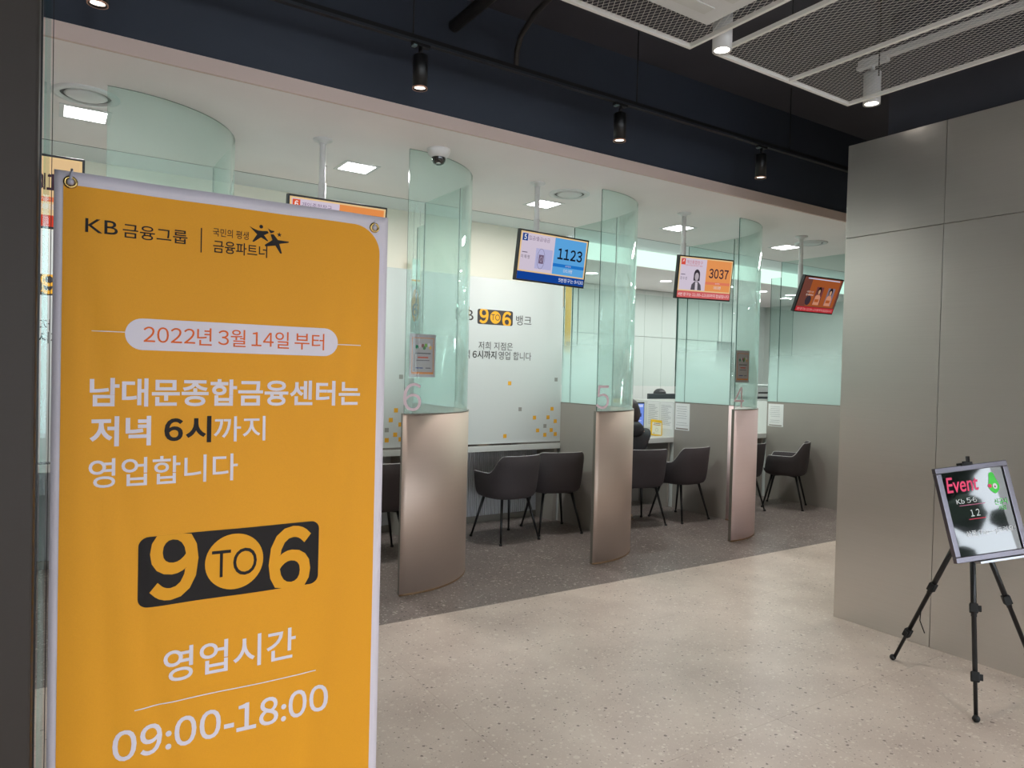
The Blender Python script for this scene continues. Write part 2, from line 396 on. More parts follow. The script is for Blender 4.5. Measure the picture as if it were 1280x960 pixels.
# ================================================================== LETTER BOARD AT THE BACK OF BOOTHS
YEL, DK = (232, 170, 52), (70, 66, 66)
def nine_to_six(p, x0, x1, z0, z1, lay=1, yel=YEL, dk=(28, 26, 26)):
    w = x1 - x0; h = z1 - z0
    p.rrect(x0, x1, z0, z1, h * .14, dk, lay)
    p.text('9', x0 + .055 * w, x0 + .305 * w, z0 + .05 * h, z1 + .10 * h, yel, lay + 1, .028, clip=(z0, z1))
    p.disc(x0 + .50 * w, z0 + .5 * h, .42 * h, .42 * h, yel, lay + 1)
    p.text('TO', x0 + .38 * w, x0 + .625 * w, z0 + .30 * h, z0 + .71 * h, dk, lay + 2)
    p.text('6', x0 + .695 * w, x0 + .95 * w, z0 - .10 * h, z1 - .05 * h, yel, lay + 1, .028, clip=(z0, z1))
SQ = [(3.719, 1.386, 0), (4.274, 1.429, 1), (3.847, 1.134, 1), (4.233, 1.135, 0), (4.021, 1.05, 0), (4.186, 1.051, 0), (4.277, 1.01, 0), (4.15, .964, 1), (4.063, .922, 0), (4.230, .922, 0), (4.281, .88, 0), (4.152, .876, 0), (3.679, .877, 0)]
def poster_board(x0, x1, cx, label):
    t = thing('poster_screen', label, 'poster', ((x0 + x1) / 2, 5.75, .81), group='white notice screens closing the empty booths')
    ox, oz = (x0 + x1) / 2, .81
    obj('board', B(x0 - ox, x1 - ox, 0, .03, 0, 2.375 - oz), m_poster, t)
    obj('rail', B(x0 - ox, x1 - ox, -.012, .035, -.018, 0), m_chrome, t)
    p = Print(0, .0006); d = cx - 3.54 - ox
    S = lambda x: x + d
    p.text('KB', S(3.11), S(3.30), 1.965 - oz, 2.062 - oz, DK)
    o = p.build('lettering', t); o.location = (0, -.0004, 0)
    nine_to_six(p, S(3.343), S(3.737), 1.937 - oz, 2.078 - oz, 1, YEL, DK); o = p.build('nine_to_six_emblem', t); o.location = (0, -.0004, 0)
    p.text('뱅크', S(3.775), S(3.955), 1.95 - oz, 2.045 - oz, DK)
    p.text('저희 지점은', S(3.361), S(3.744), 1.70 - oz, 1.775 - oz, DK)
    p.text('저녁', S(3.12), S(3.27), 1.61 - oz, 1.69 - oz, DK)
    p.text('6시까지', S(3.30), S(3.56), 1.612 - oz, 1.69 - oz, (50, 46, 46), bold=.015)
    p.text('영업 합니다', S(3.585), S(3.963), 1.61 - oz, 1.69 - oz, DK)
    o = p.build('lettering', t); o.location = (0, -.0004, 0)
    for i, (x, z, k) in enumerate(SQ):
        s = .019
        if x0 - ox + s < S(x) < x1 - ox - s: p.rect(S(x) - s, S(x) + s, z - oz - s, z - oz + s, (150, 148, 142) if k else YEL)
    for x, z, k in ((2.88, 1.3, 0), (3.02, .95, 1), (2.82, .90, 0)):
        if x0 - ox < S(x): p.rect(S(x) - .019, S(x) + .019, z - oz - .019, z - oz + .019, (150, 148, 142) if k else YEL)
    o = p.build('square_pattern', t); o.location = (0, -.0004, 0); o['kind'] = 'stuff'
    return t
poster_board(2.77, 4.336, 3.54, 'white notice screen with yellow squares in the booth between panels 6 and 5')
poster_board(1.08, 2.665, 1.85, 'white notice screen mostly behind the yellow banner, its squares left of panel 6')
poster_board(-.60, .975, .12, 'white notice screen glimpsed between the dark column and the yellow banner')
struct('wall_cream', B(XL, 4.55, 6.0, 6.05, 2.2, 2.94), m_offwhite)
# ledges and ribbed fronts below the screens
def ledge(x0, x1, label):
    t = thing('closed_counter', label, 'counter', ((x0 + x1) / 2, 5.73, 0)); ox = (x0 + x1) / 2
    obj('ledge', B(x0 - ox, x1 - ox, 0, .33, .735, .79, bev=.003), m_desk, t)
    obj('back_panel', B(x0 - ox, x1 - ox, .335, .36, 0, .735), m_rib, t)
    b_ = bmesh.new(); n = int((x1 - x0 - .1) / .024)
    for k in range(n): bx(b_, x0 - ox + .02 + k * .024, x0 - ox + .034 + k * .024, .322, .336, .06, .73)
    r = obj('rib_cladding', b_, m_rib, t); r['kind'] = 'stuff'
    obj('plinth', B(x0 - ox, x1 - ox, .318, .336, 0, .06), m_trim, t)
    obj('end_bracket', B(x1 - ox - .06, x1 - ox - .02, .02, .32, 0, .735), m_lam, t)
ledge(2.75, 4.335, 'closed counter ledge with dark ribbed front under the white notice screen with two empty chairs')
ledge(1.06, 2.695, 'closed counter ledge with dark ribbed front left of curved panel 6')
ledge(-.60, .975, 'closed counter ledge seen in the slit beside the dark column')

# ================================================================== BOOTH PARTITIONS
RC = .70
def arc_pts(r, n=28, a0=-97, a1=0): return [(r * math.cos(R(a0 + (a1 - a0) * k / n)), r * math.sin(R(a0 + (a1 - a0) * k / n))) for k in range(n + 1)]
def shell(r_out, r_in, z0, z1, y_end, edge_mi=0, n=28, a0=-97):
    """curved sheet continuing straight to y_end (local, centre of curve at origin)"""
    bm = bmesh.new(); o_ = arc_pts(r_out, n, a0); i_ = arc_pts(r_in, n, a0)
    if y_end: o_.append((r_out, y_end)); i_.append((r_in, y_end))
    V = [[bm.verts.new((x, y, z)) for x, y in pts] for pts in (o_, i_) for z in (z0, z1)]
    ob, ot, ib, it = V
    for k in range(len(o_) - 1):
        for f, mi, sm in (((ob[k], ob[k + 1], ot[k + 1], ot[k]), 0, True), ((ib[k + 1], ib[k], it[k], it[k + 1]), 0, True), ((ot[k], ot[k + 1], it[k + 1], it[k]), edge_mi, False), ((ob[k + 1], ob[k], ib[k], ib[k + 1]), edge_mi, False)):
            q = bm.faces.new(f); q.material_index = mi; q.smooth = sm
    for k in (0, -1):
        f = (ob[k], ot[k], it[k], ib[k]) if k == 0 else (ob[k], ib[k], it[k], ot[k])
        q = bm.faces.new(f); q.material_index = edge_mi
    return bm
def partition(cx, num, label, steel, deep=False, straight=False):
    t = thing('booth_partition', label, 'partition', (cx, 4.98, 0), group='booth partitions')
    if straight:
        obj('divider_panel', B(RC - .03, RC + .0, -.62, .77, 0, 1.195, bev=.002), m_lam, t)
        obj('divider_cap', B(RC - .031, RC + .001, -.62, .77, 1.1955, 1.203), m_trim, t)
        obj('desk_side_screen', B(RC - .030, RC - .002, .772, 1.66, 0, 1.2, bev=.002), m_white, t)
        for a, b_, zt in ((-.61, .63, ZC - .001), (.634, .772, 2.75)):
            g = obj('flat_glass', B(RC - .022, RC - .012, a, b_, 1.203, zt), [g_flat, g_edge], t)
            for p in g.data.polygons:
                if abs(p.normal.y) > .5: p.material_index = 1
        return t
    obj('steel_panel', shell(RC, RC - .035, 0, 1.2, 0, 1), [steel, m_trim], t)
    obj('top_trim', shell(RC + .001, RC - .036, 1.2, 1.206, 0), m_trim, t)
    obj('base_trim', shell(RC + .002, RC - .037, .0, .012, 0), mat('brass_floor_trim', srgb(150, 120, 90), .4, .6), t)
    obj('divider_panel', B(RC - .03, RC + .0, .002, .77, 0, 1.195, bev=.002), m_lam, t)
    obj('divider_cap', B(RC - .031, RC + .001, .002, .77, 1.1955, 1.203), m_trim, t)
    if deep: obj('desk_side_screen', B(RC - .030, RC - .002, .772, 1.66, 0, 1.2, bev=.002), m_white, t)
    obj('curved_glass', shell(RC - .012, RC - .022, 1.206, ZC - .001, 0, 1, a0=-96), [g_curved, g_edge], t)
    fg = obj('flat_glass', B(RC - .022, RC - .012, .003, .63, 1.203, ZC - .001), [g_flat, g_edge], t)
    for p in fg.data.polygons:
        if abs(p.normal.y) > .5: p.material_index = 1
    fg2 = obj('rear_glass', B(RC - .022, RC - .012, .634, .772, 1.203, 2.75), [g_flat, g_edge], t)
    for p in fg2.data.polygons:
        if abs(p.normal.y) > .5: p.material_index = 1
    # number applied to the glass, following the curve
    if num:
        p = Print(0, .0006); p.text(num, -.022, .108, 1.222, 1.408, (232, 206, 212), 1)
        rr = RC - .0115
        def wrap(v):
            a = v[0] / rr - PI / 2 - R(5); return ((rr - v[1]) * math.cos(a), (rr - v[1]) * math.sin(a), v[2])
        p.build('number', t, wrap)
    return t
def taped_poster(cx, x, z, w, h, label):
    """paper notice in a clear sleeve taped to the curved glass"""
    t = thing('taped_notice', label, 'notice', (cx, 4.98, 0)); rr = RC - .0105
    def wrap(v):
        a = v[0] / rr - PI / 2; return ((rr - v[1]) * math.cos(a), (rr - v[1]) * math.sin(a), v[2])
    for nm, off, col, nx in (('sheet', 0, (176, 168, 168), 8),):
        p = Print(0, .0006)
        for k in range(nx): p.rect(x + w * k / nx, x + w * (k + 1) / nx, z, z + h, col, .5)
        p.build(nm, t, wrap)
    p = Print(0, .0006); q = lambda a, b_, c, d, col, l: p.rect(x + a * w, x + b_ * w, z + c * h, z + d * h, col, l)
    for a, b_ in ((.08, .36), (.36, .64), (.64, .92)):
        q(a, b_, .90, .915, (214, 130, 62), 1.5); q(a, b_, .07, .12, (214, 130, 62), 1.5)
    q(.08, .105, .12, .9, (214, 130, 62), 1.5); q(.895, .92, .12, .9, (214, 130, 62), 1.5)
    for k, (fx, fz, col) in enumerate(((.26, .70, (40, 130, 90)), (.38, .74, (200, 180, 186)), (.48, .73, (128, 74, 70)), (.60, .74, (110, 160, 60)), (.72, .75, (210, 205, 205)), (.78, .69, (216, 170, 90)), (.54, .68, (60, 110, 60)))):
        p.disc(x + fx * w, z + fz * h, .055 * w, .045 * h, col, 1.5, 14)
    q(.2, .8, .54, .565, (90, 84, 88), 1.5); q(.3, .7, .44, .475, (200, 90, 70), 1.5); q(.25, .75, .38, .40, (110, 104, 108), 1.5); q(.22, .5, .20, .225, (70, 80, 130), 1.5); q(.6, .8, .20, .225, (110, 104, 108), 1.5)
    p.build('print', t, wrap)
    # clear sleeve
    b_ = bmesh.new(); n = 8; o_ = []
    for k in range(n + 1):
        a = (x - .01 + (w + .02) * k / n) / rr - PI / 2; o_.append(((rr + .0035) * math.cos(a), (rr + .0035) * math.sin(a)))
    lo = [b_.verts.new((*q_, z - .01)) for q_ in o_]; hi = [b_.verts.new((*q_, z + h + .01)) for q_ in o_]
    for k in range(n): b_.faces.new((lo[k], lo[k + 1], hi[k + 1], hi[k]))
    obj('clear_sleeve', b_, g_clear, t, smooth=True)
PX = [(-1.26, None), (.31, '7'), (2.03, '6'), (3.67, '5'), (5.29, '4'), (6.93, '3')]
partition(.31, '7', 'curved steel and mint glass partition behind the top of the yellow banner', m_steel)
partition(2.03, '6', 'curved taupe steel and glass partition marked 6, nearest one right of the yellow banner', m_steel)
partition(3.67, '5', 'curved taupe steel and glass partition marked 5', m_steel, deep=True)
partition(5.29, '4', 'curved steel and glass partition marked 4, a pink reflection painted into its steel', m_steelreflect, deep=True)
partition(6.93, '3', 'straight grey divider with frosted glass at the far right, cut off by the steel-clad wall', m_steel, deep=True, straight=True)
taped_poster(2.03, -.045, 1.447, .20, .287, 'orange-bordered paper notice in a wrinkled clear sleeve, the larger one, right of the yellow banner')
taped_poster(5.29, -.075, 1.452, .19, .29, 'small orange-bordered paper notice on the glass above the panel marked 4')

# notices taped on the divider sides
def side_sheet(x, y0, y1, z0, z1, label, dense=False):
    t = thing('paper_notice', label, 'notice', (x, y1, z0)); w = y1 - y0; h = z1 - z0; t.rotation_euler = (0, 0, -PI / 2)
    obj('sheet', B(0, w, -.0008, 0, 0, h), m_paper, t)
    p = Print(0, .0003)
    rows = 16 if dense else 9
    for k in range(rows):
        z = h * (.88 - k * .78 / rows)
        if not dense and k == 6: continue
        a = random.uniform(.08, .2) if not dense else .08; b_ = random.uniform(.75, .9) if not dense else random.uniform(.6, .92)
        p.rect(a * w, b_ * w, z - h * .006, z + h * .005, (150, 154, 156), 5)
    if not dense: p.rect(.08 * w, .92 * w, h * .03, h * .075, (150, 140, 132), 5)
    p.build('print', t)
side_sheet(5.9592, 5.52, 5.735, .888, 1.188, 'white notice sheet nearest the hall, on the divider left of partition 4')
side_sheet(5.9592, 5.775, 5.975, .885, 1.188, 'left-hand closely printed sheet over the desk next to partition 4, nearer of two', True)
side_sheet(5.9592, 5.985, 6.185, .88, 1.188, 'closely printed sheet over the desk next to partition 4, deeper of two', True)
side_sheet(7.5992, 5.51, 5.73, .895, 1.175, 'white notice sheet on the divider behind the rightmost chair')

# ================================================================== TELLER DESKS
def desk(x0, x1, label):
    ox = (x0 + x1) / 2; t = thing('teller_desk', label, 'desk', (ox, 5.74, 0)); a, b_ = x0 - ox, x1 - ox
    obj('desk_top', B(a, b_, 0, .80, .74, .80, bev=.004), m_desk, t)
    obj('modesty_panel', B(a, b_, .50, .53, 0, .74), m_lam, t)
    obj('side_panel', B(b_ - .05, b_ - .02, .04, .50, 0, .74), m_lam, t)
    obj('side_panel', B(a + .02, a + .05, .04, .50, 0, .74), m_lam, t)
    obj('front_screen', B(a, b_, .80, .83, .0, 1.195), m_white, t)
    for k in range(2):
        xa = a + (b_ - a) * k / 2 + .004; xb = a + (b_ - a) * (k + 1) / 2 - .004
        g = obj('glass_pane', B(xa, xb, .812, .820, 1.36, 2.5), [g_clear, g_edge], t)
        for p in g.data.polygons:
            if abs(p.normal.x) > .5: p.material_index = 1
desk(4.38, 5.955, 'teller desk with white screen where the seated customer sits')
desk(6.0, 7.595, 'teller desk in the far booth behind the two right-hand chairs')
desk(7.65, 9.2, 'teller desk beyond the last visible divider')

# ================================================================== OFFICE BEHIND
cab = thing('wall_cabinet', 'run of white floor-to-ceiling cabinets at the back of the office', 'cabinet', (4.6, 7.75, 0))
xs_ = [4.6, 5.2, 5.8, 6.4, 7.0, 7.36, 7.72, 8.02]
for a, b_ in zip(xs_, xs_[1:]):
    obj('door', B(a - 4.6 + .003, b_ - 4.6 - .003, 0, .02, .05, 2.06), m_white, cab); 
    obj('upper_door', B(a - 4.6 + .003, b_ - 4.6 - .003, 0, .02, 2.066, 2.75), m_white, cab)
obj('carcass', B(0, 3.42, .021, .42, 0, 2.754), mat('cabinet_gap', srgb(120, 124, 122), .6), cab)
up_ = thing('wall_cupboard', 'white wall cupboards with two doors seen through frosted glass left of panel 4', 'cupboard', (8.06, 7.75, 1.58))
for a in (0, .44): obj('door', B(a + .003, a + .437, 0, .02, 0, .475), m_white, up_)
for a in (0, .44, .88): obj('upper_door', B(a + .003, a + .437, 0, .02, .483, 1.17), m_white, up_)
obj('carcass', B(0, 1.32, .021, .42, -.005, 1.172), mat('cabinet_gap', srgb(120, 124, 122), .6), up_)
struct('wall_far', B(10.7, 10.8, 6.2, YEND, 0, 2.755), m_white)
# glowing cove above the tellers
cv = struct('trim_cove', B(4.60, XR, 6.12, 6.14, 2.76, ZC), emis('cove_light', srgb(226, 255, 240), 1.15))
for x, y, lab in ((5.68, 6.95, 'round downlight nearest panel 5 in the office ceiling'), (6.88, 6.86, 'round office downlight below the 3037 screen, left'), (7.92, 6.7, 'round office downlight right of the 3037 screen'), (8.69, 6.73, 'round office downlight left of the red advertising screen'), (9.35, 6.72, 'round office downlight directly beside the red advertising screen')):
    t = thing('office_downlight', lab, 'light', (x, y, 2.755), group='office downlights')
    obj('rim', lathe(bmesh.new(), [(.075, 0), (.09, -.004), (.09, 0)]), m_whitemetal, t)
    obj('diffuser', lathe(bmesh.new(), [(0, -.002), (.075, -.002)]), emis('downlight_glow', (1, 1, 1, 1), 7), t)
    area('lamp_light', (0, 0, -.02), .14, P_OFFICE, (.97, 1, .98), parent=t)

# ================================================================== BOOTH CEILING FITTINGS
for x, y, lab in ((.16, 4.88, 'square ceiling panel light at far left, above the yellow banner'), (1.84, 4.94, 'square ceiling panel light between banner and panel 6'), (3.53, 4.99, 'square ceiling panel light behind the pole of the blue number screen'), (5.13, 4.97, 'square ceiling panel light left of the pole of the orange portrait screen'), (6.77, 4.95, 'square ceiling panel light left of the pole of the red screen')):
    t = thing('panel_light', lab, 'light', (x, y, ZC), group='square lights of the booth ceiling')
    b_ = bmesh.new()
    for q in ((-.13, .13, -.13, -.105), (-.13, .13, .105, .13), (-.13, -.105, -.105, .105), (.105, .13, -.105, .105)): bx(b_, *q, -.004, 0)
    obj('frame', b_, m_whitemetal, t)
    obj('diffuser', B(-.105, .105, -.105, .105, -.003, -.001), emis('panel_glow', (1, 1, 1, 1), 12), t)
    area('lamp_light', (0, 0, -.012), .2, P_BOOTH, (1, .975, .965), parent=t, spread=R(176))
for x, y, lab in ((.15, 4.53, 'round ceiling air vent at far left above the banner'), (3.49, 4.58, 'round ceiling air vent behind the glass of panel 5'), (6.75, 4.62, 'round ceiling air vent right of the rightmost screen pole')):
    t = thing('air_vent', lab, 'vent', (x, y, ZC), group='round air vents of the booth ceiling')
    obj('flange', lathe(bmesh.new(), [(.165, 0), (.165, -.006), (.125, -.012), (.122, 0)]), m_whitemetal, t, smooth=True)
    obj('throat', lathe(bmesh.new(), [(.122, -.001), (0, -.001)]), mat('vent_shadow_grey', srgb(110, 112, 112), .7), t)
    obj('disc', lathe(bmesh.new(), [(0, -.016), (.085, -.014), (.103, -.006), (.10, -.002)]), m_whitemetal, t, smooth=True)
cc = thing('dome_camera', 'white dome security camera on the ceiling above panel 6', 'security camera', (2.12, 4.2, ZC))
obj('base', lathe(bmesh.new(), [(0, 0), (.075, 0), (.075, -.012), (.068, -.03), (.05, -.055), (0, -.055)]), m_whitemetal, cc, smooth=True)
obj('dome', lathe(bmesh.new(), [(.047, -.055), (.045, -.075), (.032, -.094), (.015, -.102), (0, -.104)]), mat('smoked_dome', srgb(25, 25, 28), .08, coat=1), cc, smooth=True)
obj('lens', lathe(bmesh.new(), [(0, 0), (.012, 0), (.014, -.01), (0, -.012)], (-.015, -.03, -.092)), m_chrome, cc)

# ================================================================== HANGING SCREENS
TW, TH = .65, .374
def tv_base(tv, pole_x, label):
    cx, cy, cz, yaw, tilt, roll = tv
    t = thing('hanging_screen', label, 'screen', (cx, cy, cz), yaw, group='hanging number screens')
    panel = bpy.data.objects.new('display', None)
    # casing
    bm = B(-TW / 2, TW / 2, 0, .035, -TH / 2, TH / 2, bev=.004); bx(bm, -.2, .2, .035, .06, -.11, .11)
    case = obj('casing', bm, m_blackmetal, t); case.rotation_euler = (-tilt, -roll, 0) if False else (tilt, -roll, 0)
    px = pole_x - cx
    pm = bmesh.new(); tube(pm, [(px, .10, .02), (px, .10, ZC - cz - .004)], .019, 16); tube(pm, [(px, .10, -.02), (px, .10, TH / 2 + .12)], .024, 16)
    obj('pole', pm, m_whitemetal, t)
    obj('ceiling_plate', lathe(bmesh.new(), [(0, 0), (.06, 0), (.06, -.008), (.03, -.014), (.024, -.03), (0, -.03)], (px, .10, ZC - cz - .0005)), m_whitemetal, t, smooth=True)
    obj('bracket', B(min(px, 0) - .03, max(px, 0) + .03, .05, .11, -.02, .02), m_blackmetal, t)
    bb = bmesh.new()
    for zz in (.30, .42): tube(bb, [(px + .015, .098, zz), (px + .026, .094, zz)], .004, 8)
    obj('pin', bb, m_blackmetal, t)
    p = Print(.85, .0004)
    return t, case, p
def scr_done(p, case):
    o = p.build('display', case); o.location = (0, -.0006, 0); return o
W2, H2 = TW / 2 - .012, TH / 2 - .012
def number_screen(p, n, ncol, title, num, name, right, bar, barcol, frame=(240, 205, 150), sub=(215, 120, 110)):
    p.rect(-W2, W2, -H2, H2, frame, 1)
    zb = -H2 + .058
    p.rect(-W2, W2, -H2, zb, barcol, 2)
    x0, x1, z0, z1 = -W2 + .012, W2 - .012, zb + .01, H2 - .01; xm = .0
    p.rect(x0, xm, z0, z1, (218, 205, 222), 2); p.rect(xm, x1, z0, z1, right, 2)
    p.rect(x0 + .005, x0 + .052, z1 - .058, z1 - .005, ncol, 3); p.text(n, x0 + .018, x0 + .040, z1 - .050, z1 - .013, (250, 250, 250), 4, .02)
    p.text(title, x0 + .062, xm - .05, z1 - .048, z1 - .016, (120, 100, 130) if n != '4' else (200, 90, 100), 4)
    p.text(name, x0 + .008, x0 + .082, z0 + .085, z0 + .112, (60, 54, 66), 4)
    p.rect(x0 + .012, x0 + .06, z0 + .128, z0 + .134, (110, 100, 120), 4)
    p.text(num, xm + .035, x1 - .03, z0 + .115, z0 + .20, (24, 30, 44) if n == '5' else (70, 50, 60), 4, .024)
    p.rect(xm, x1, z0 + .058, z0 + .082, bar, 3); p.text('대기인수', xm + .12, xm + .175, z0 + .063, z0 + .077, (235, 225, 225), 4)
    p.text('003명', xm + .105, xm + .19, z0 + .02, z0 + .048, (225, 225, 235), 4)
t, case, p = tv_base((3.192, 4.37, 2.356, .001, .127, -.019), 3.10, 'blue number screen showing 1123, hung before booth 5')
number_screen(p, '5', (24, 66, 140), '입금/출금/송금', '1123', '이 해 영', (96, 172, 232), (36, 122, 206), (20, 70, 156))
p.rect(-.165, -.012, -.085, .065, (188, 186, 224), 3); p.ring(-.115, -.01, .035, .075, .002, (70, 60, 80), 4); p.rect(-.135, -.09, -.045, .02, (120, 100, 125), 4)
p.ring(-.112, -.012, .012, .02, .003, (200, 190, 215), 5)
p.text('5번창구는 9시30', .07, W2 - .003, -H2 + .014, -H2 + .045, (240, 244, 255), 4, 0)
scr_done(p, case)
t, case, p = tv_base((4.867, 4.37, 2.364, -.072, .122, .021), 4.69, 'orange number screen showing 3037, hung before booth 4')
number_screen(p, '4', (222, 84, 70), '개인종합창구', '3037', '강 수 성', (238, 156, 92), (232, 130, 100), (214, 104, 104))
p.text('신한서류를 준비해 주세요', -.25, -.05, .098, .112, (205, 110, 110), 4)
G = (92, 88, 96)
p.poly([(-.165, -.105), (-.158, -.06), (-.125, -.03), (-.085, -.03), (-.052, -.058), (-.042, -.105)], G, 3)
p.poly([(-.115, -.105), (-.118, -.035), (-.09, -.035), (-.086, -.105)], (215, 205, 215), 4)
p.disc(-.105, .025, .036, .05, (58, 52, 60), 4); p.rect(-.141, -.069, -.025, .02, (58, 52, 60), 4); p.disc(-.105, .012, .023, .035, (186, 176, 184), 5)
p.text('4번 창구는 11:30~12:30까지 점심입니다', -W2 + .01, W2 - .01, -H2 + .014, -H2 + .043, (250, 236, 236), 4, 0)
scr_done(p, case)
t, case, p = tv_base((1.513, 4.37, 2.355, .04, .15, .017), 1.44, 'orange screen numbered 6, mostly hidden behind the yellow banner')
number_screen(p, '6', (226, 92, 56), '개인종합창구', '6042', '창 구', (240, 150, 82), (232, 120, 80), (220, 90, 70))
scr_done(p, case)
t, case, p = tv_base((-.18, 4.37, 2.36, .03, .15, .01), -.25, 'screen with a red strip at far left beside the dark column')
number_screen(p, '7', (120, 170, 80), '개인종합창구', '7011', '창 구', (236, 200, 150), (232, 120, 80), (214, 70, 50))
scr_done(p, case)
t, case, p = tv_base((6.546, 4.37, 2.348, -.004, .354, .011), 6.37, 'rightmost hanging screen, steeply tilted, brown advert with a red strip')
p.rect(-W2, W2, -H2, H2, (112, 66, 56), 1); p.rect(-W2 + .13, W2 - .03, -H2 + .058, H2, (160, 84, 44), 2); p.rect(-W2, W2, -H2, -H2 + .05, (176, 44, 50), 3)
p.rect(-W2 + .05, W2 - .05, H2 - .018, H2 - .008, (200, 205, 230), 4)
for cx in (-.02, .17):
    p.rect(cx - .055, cx + .06, -.10, .085, (112, 62, 62) if cx < 0 else (126, 112, 124), 3)
    p.disc(cx, .045, .03, .042, (40, 26, 26), 4); p.disc(cx, .035, .017, .025, (196, 150, 120), 5)
    p.poly([(cx - .05, -.10), (cx - .04, -.01), (cx - .01, .012), (cx + .015, .012), (cx + .045, -.02), (cx + .05, -.10)], (206, 140, 110), 4); p.rect(cx - .035, cx + .03, -.07, -.04, (170, 90, 50), 5)
p.disc(-.16, -.06, .045, .05, (60, 48, 56), 4); p.text('새로운 시작', -.22, -.11, .02, .038, (225, 205, 195), 5); p.text('함께해요', -.22, -.10, -.012, .008, (225, 205, 195), 5)
p.text('3번 창구는 12:30~13:30까지 점심입니다', -W2 + .02, W2 - .02, -H2 + .01, -H2 + .038, (240, 170, 170), 4)
scr_done(p, case)

# ================================================================== TRACK LIGHTS, DARK CEILING SERVICES
tr = thing('lighting_track', 'long black lighting track in front of the navy wall above the booths', 'lighting track', (1.0, 3.5, 3.24))
obj('rail', B(-3.3, 8.0, -.018, .018, 0, .032), m_blackmetal, tr)
obj('rail_lip', B(-3.3, 8.0, -.021, -.018, -.004, .01), mat('grey_track_lip', srgb(70, 74, 80), .3, .5), tr)
cb = bmesh.new(); tube(cb, [(-3.3 + k * .35, .03, .03 - .02 * abs(math.sin(k * 1.3)) * (1 if k % 3 else 0)) for k in range(33)], .004, 6); obj('cable', cb, m_blackmetal, tr)
for k in range(7): obj('hanger', tube(bmesh.new(), [(-2.6 + k * 1.6, .0, .03), (-2.6 + k * 1.6, .0, .51)], .004, 6), m_blackmetal, tr)
def track_lamp(x, lab, grp=True):
    t = thing('track_lamp', lab, 'spotlight', (x, 3.5, 3.0), group='black spotlights on the long track')
    b_ = lathe(bmesh.new(), [(.028, .004), (.040, 0), (.040, .17), (.034, .178), (0, .178)], seg=28); obj('cylinder', b_, m_blackmetal, t)
    obj('adapter', B(-.05, .05, -.016, .016, .222, .239), m_blackmetal, t); obj('clip', B(-.048, -.028, -.019, .012, .214, .2215), mat('pale_clip', srgb(120, 140, 140), .4), t)
    obj('stem', tube(bmesh.new(), [(0, 0, .178), (0, 0, .222)], .012, 10), m_blackmetal, t)
    obj('rim', lathe(bmesh.new(), [(.036, -.001), (.041, -.001), (.041, .006)], seg=28), mat('copper_rim', srgb(196, 150, 130), .4, .5), t)
    obj('bulb', lathe(bmesh.new(), [(0, .012), (.035, .010)], seg=24), emis('warm_bulb', srgb(255, 232, 214), 4), t)
    spot('lamp_light', (0, 0, -.005), P_TRACK, 75, (1, .86, .74), parent=t)
track_lamp(1.645, 'black track spotlight above panel 6'); track_lamp(3.06, 'black track spotlight above the gap between panels 6 and 5')
track_lamp(4.465, 'black track spotlight nearest the steel-clad wall'); track_lamp(.153, 'black track spotlight at the top left, cut by the frame')
b_ = bmesh.new(); tube(b_, [(2.0, 3.80, 3.55), (2.0, 2.2, 3.55), (2.0, .8, 3.55)], .036, 14)
tag(obj('ceiling_pipe', b_, mat('dark_grey_pipe', srgb(52, 50, 50), .5)), 'thick dark pipe under the black ceiling, left of the mesh panels', 'pipe')
b_ = bmesh.new(); tube(b_, [(2.42, 3.76, 3.40), (2.42, 3.75, 3.50), (2.40, 3.68, 3.56), (2.34, 3.45, 3.58), (2.30, 3.2, 3.58), (2.3, 1.9, 3.58)], .017, 12)
tag(obj('bent_pipe', b_, mat('dark_grey_pipe', srgb(52, 50, 50), .5)), 'thin dark pipe bending down beside the thick pipe', 'pipe')

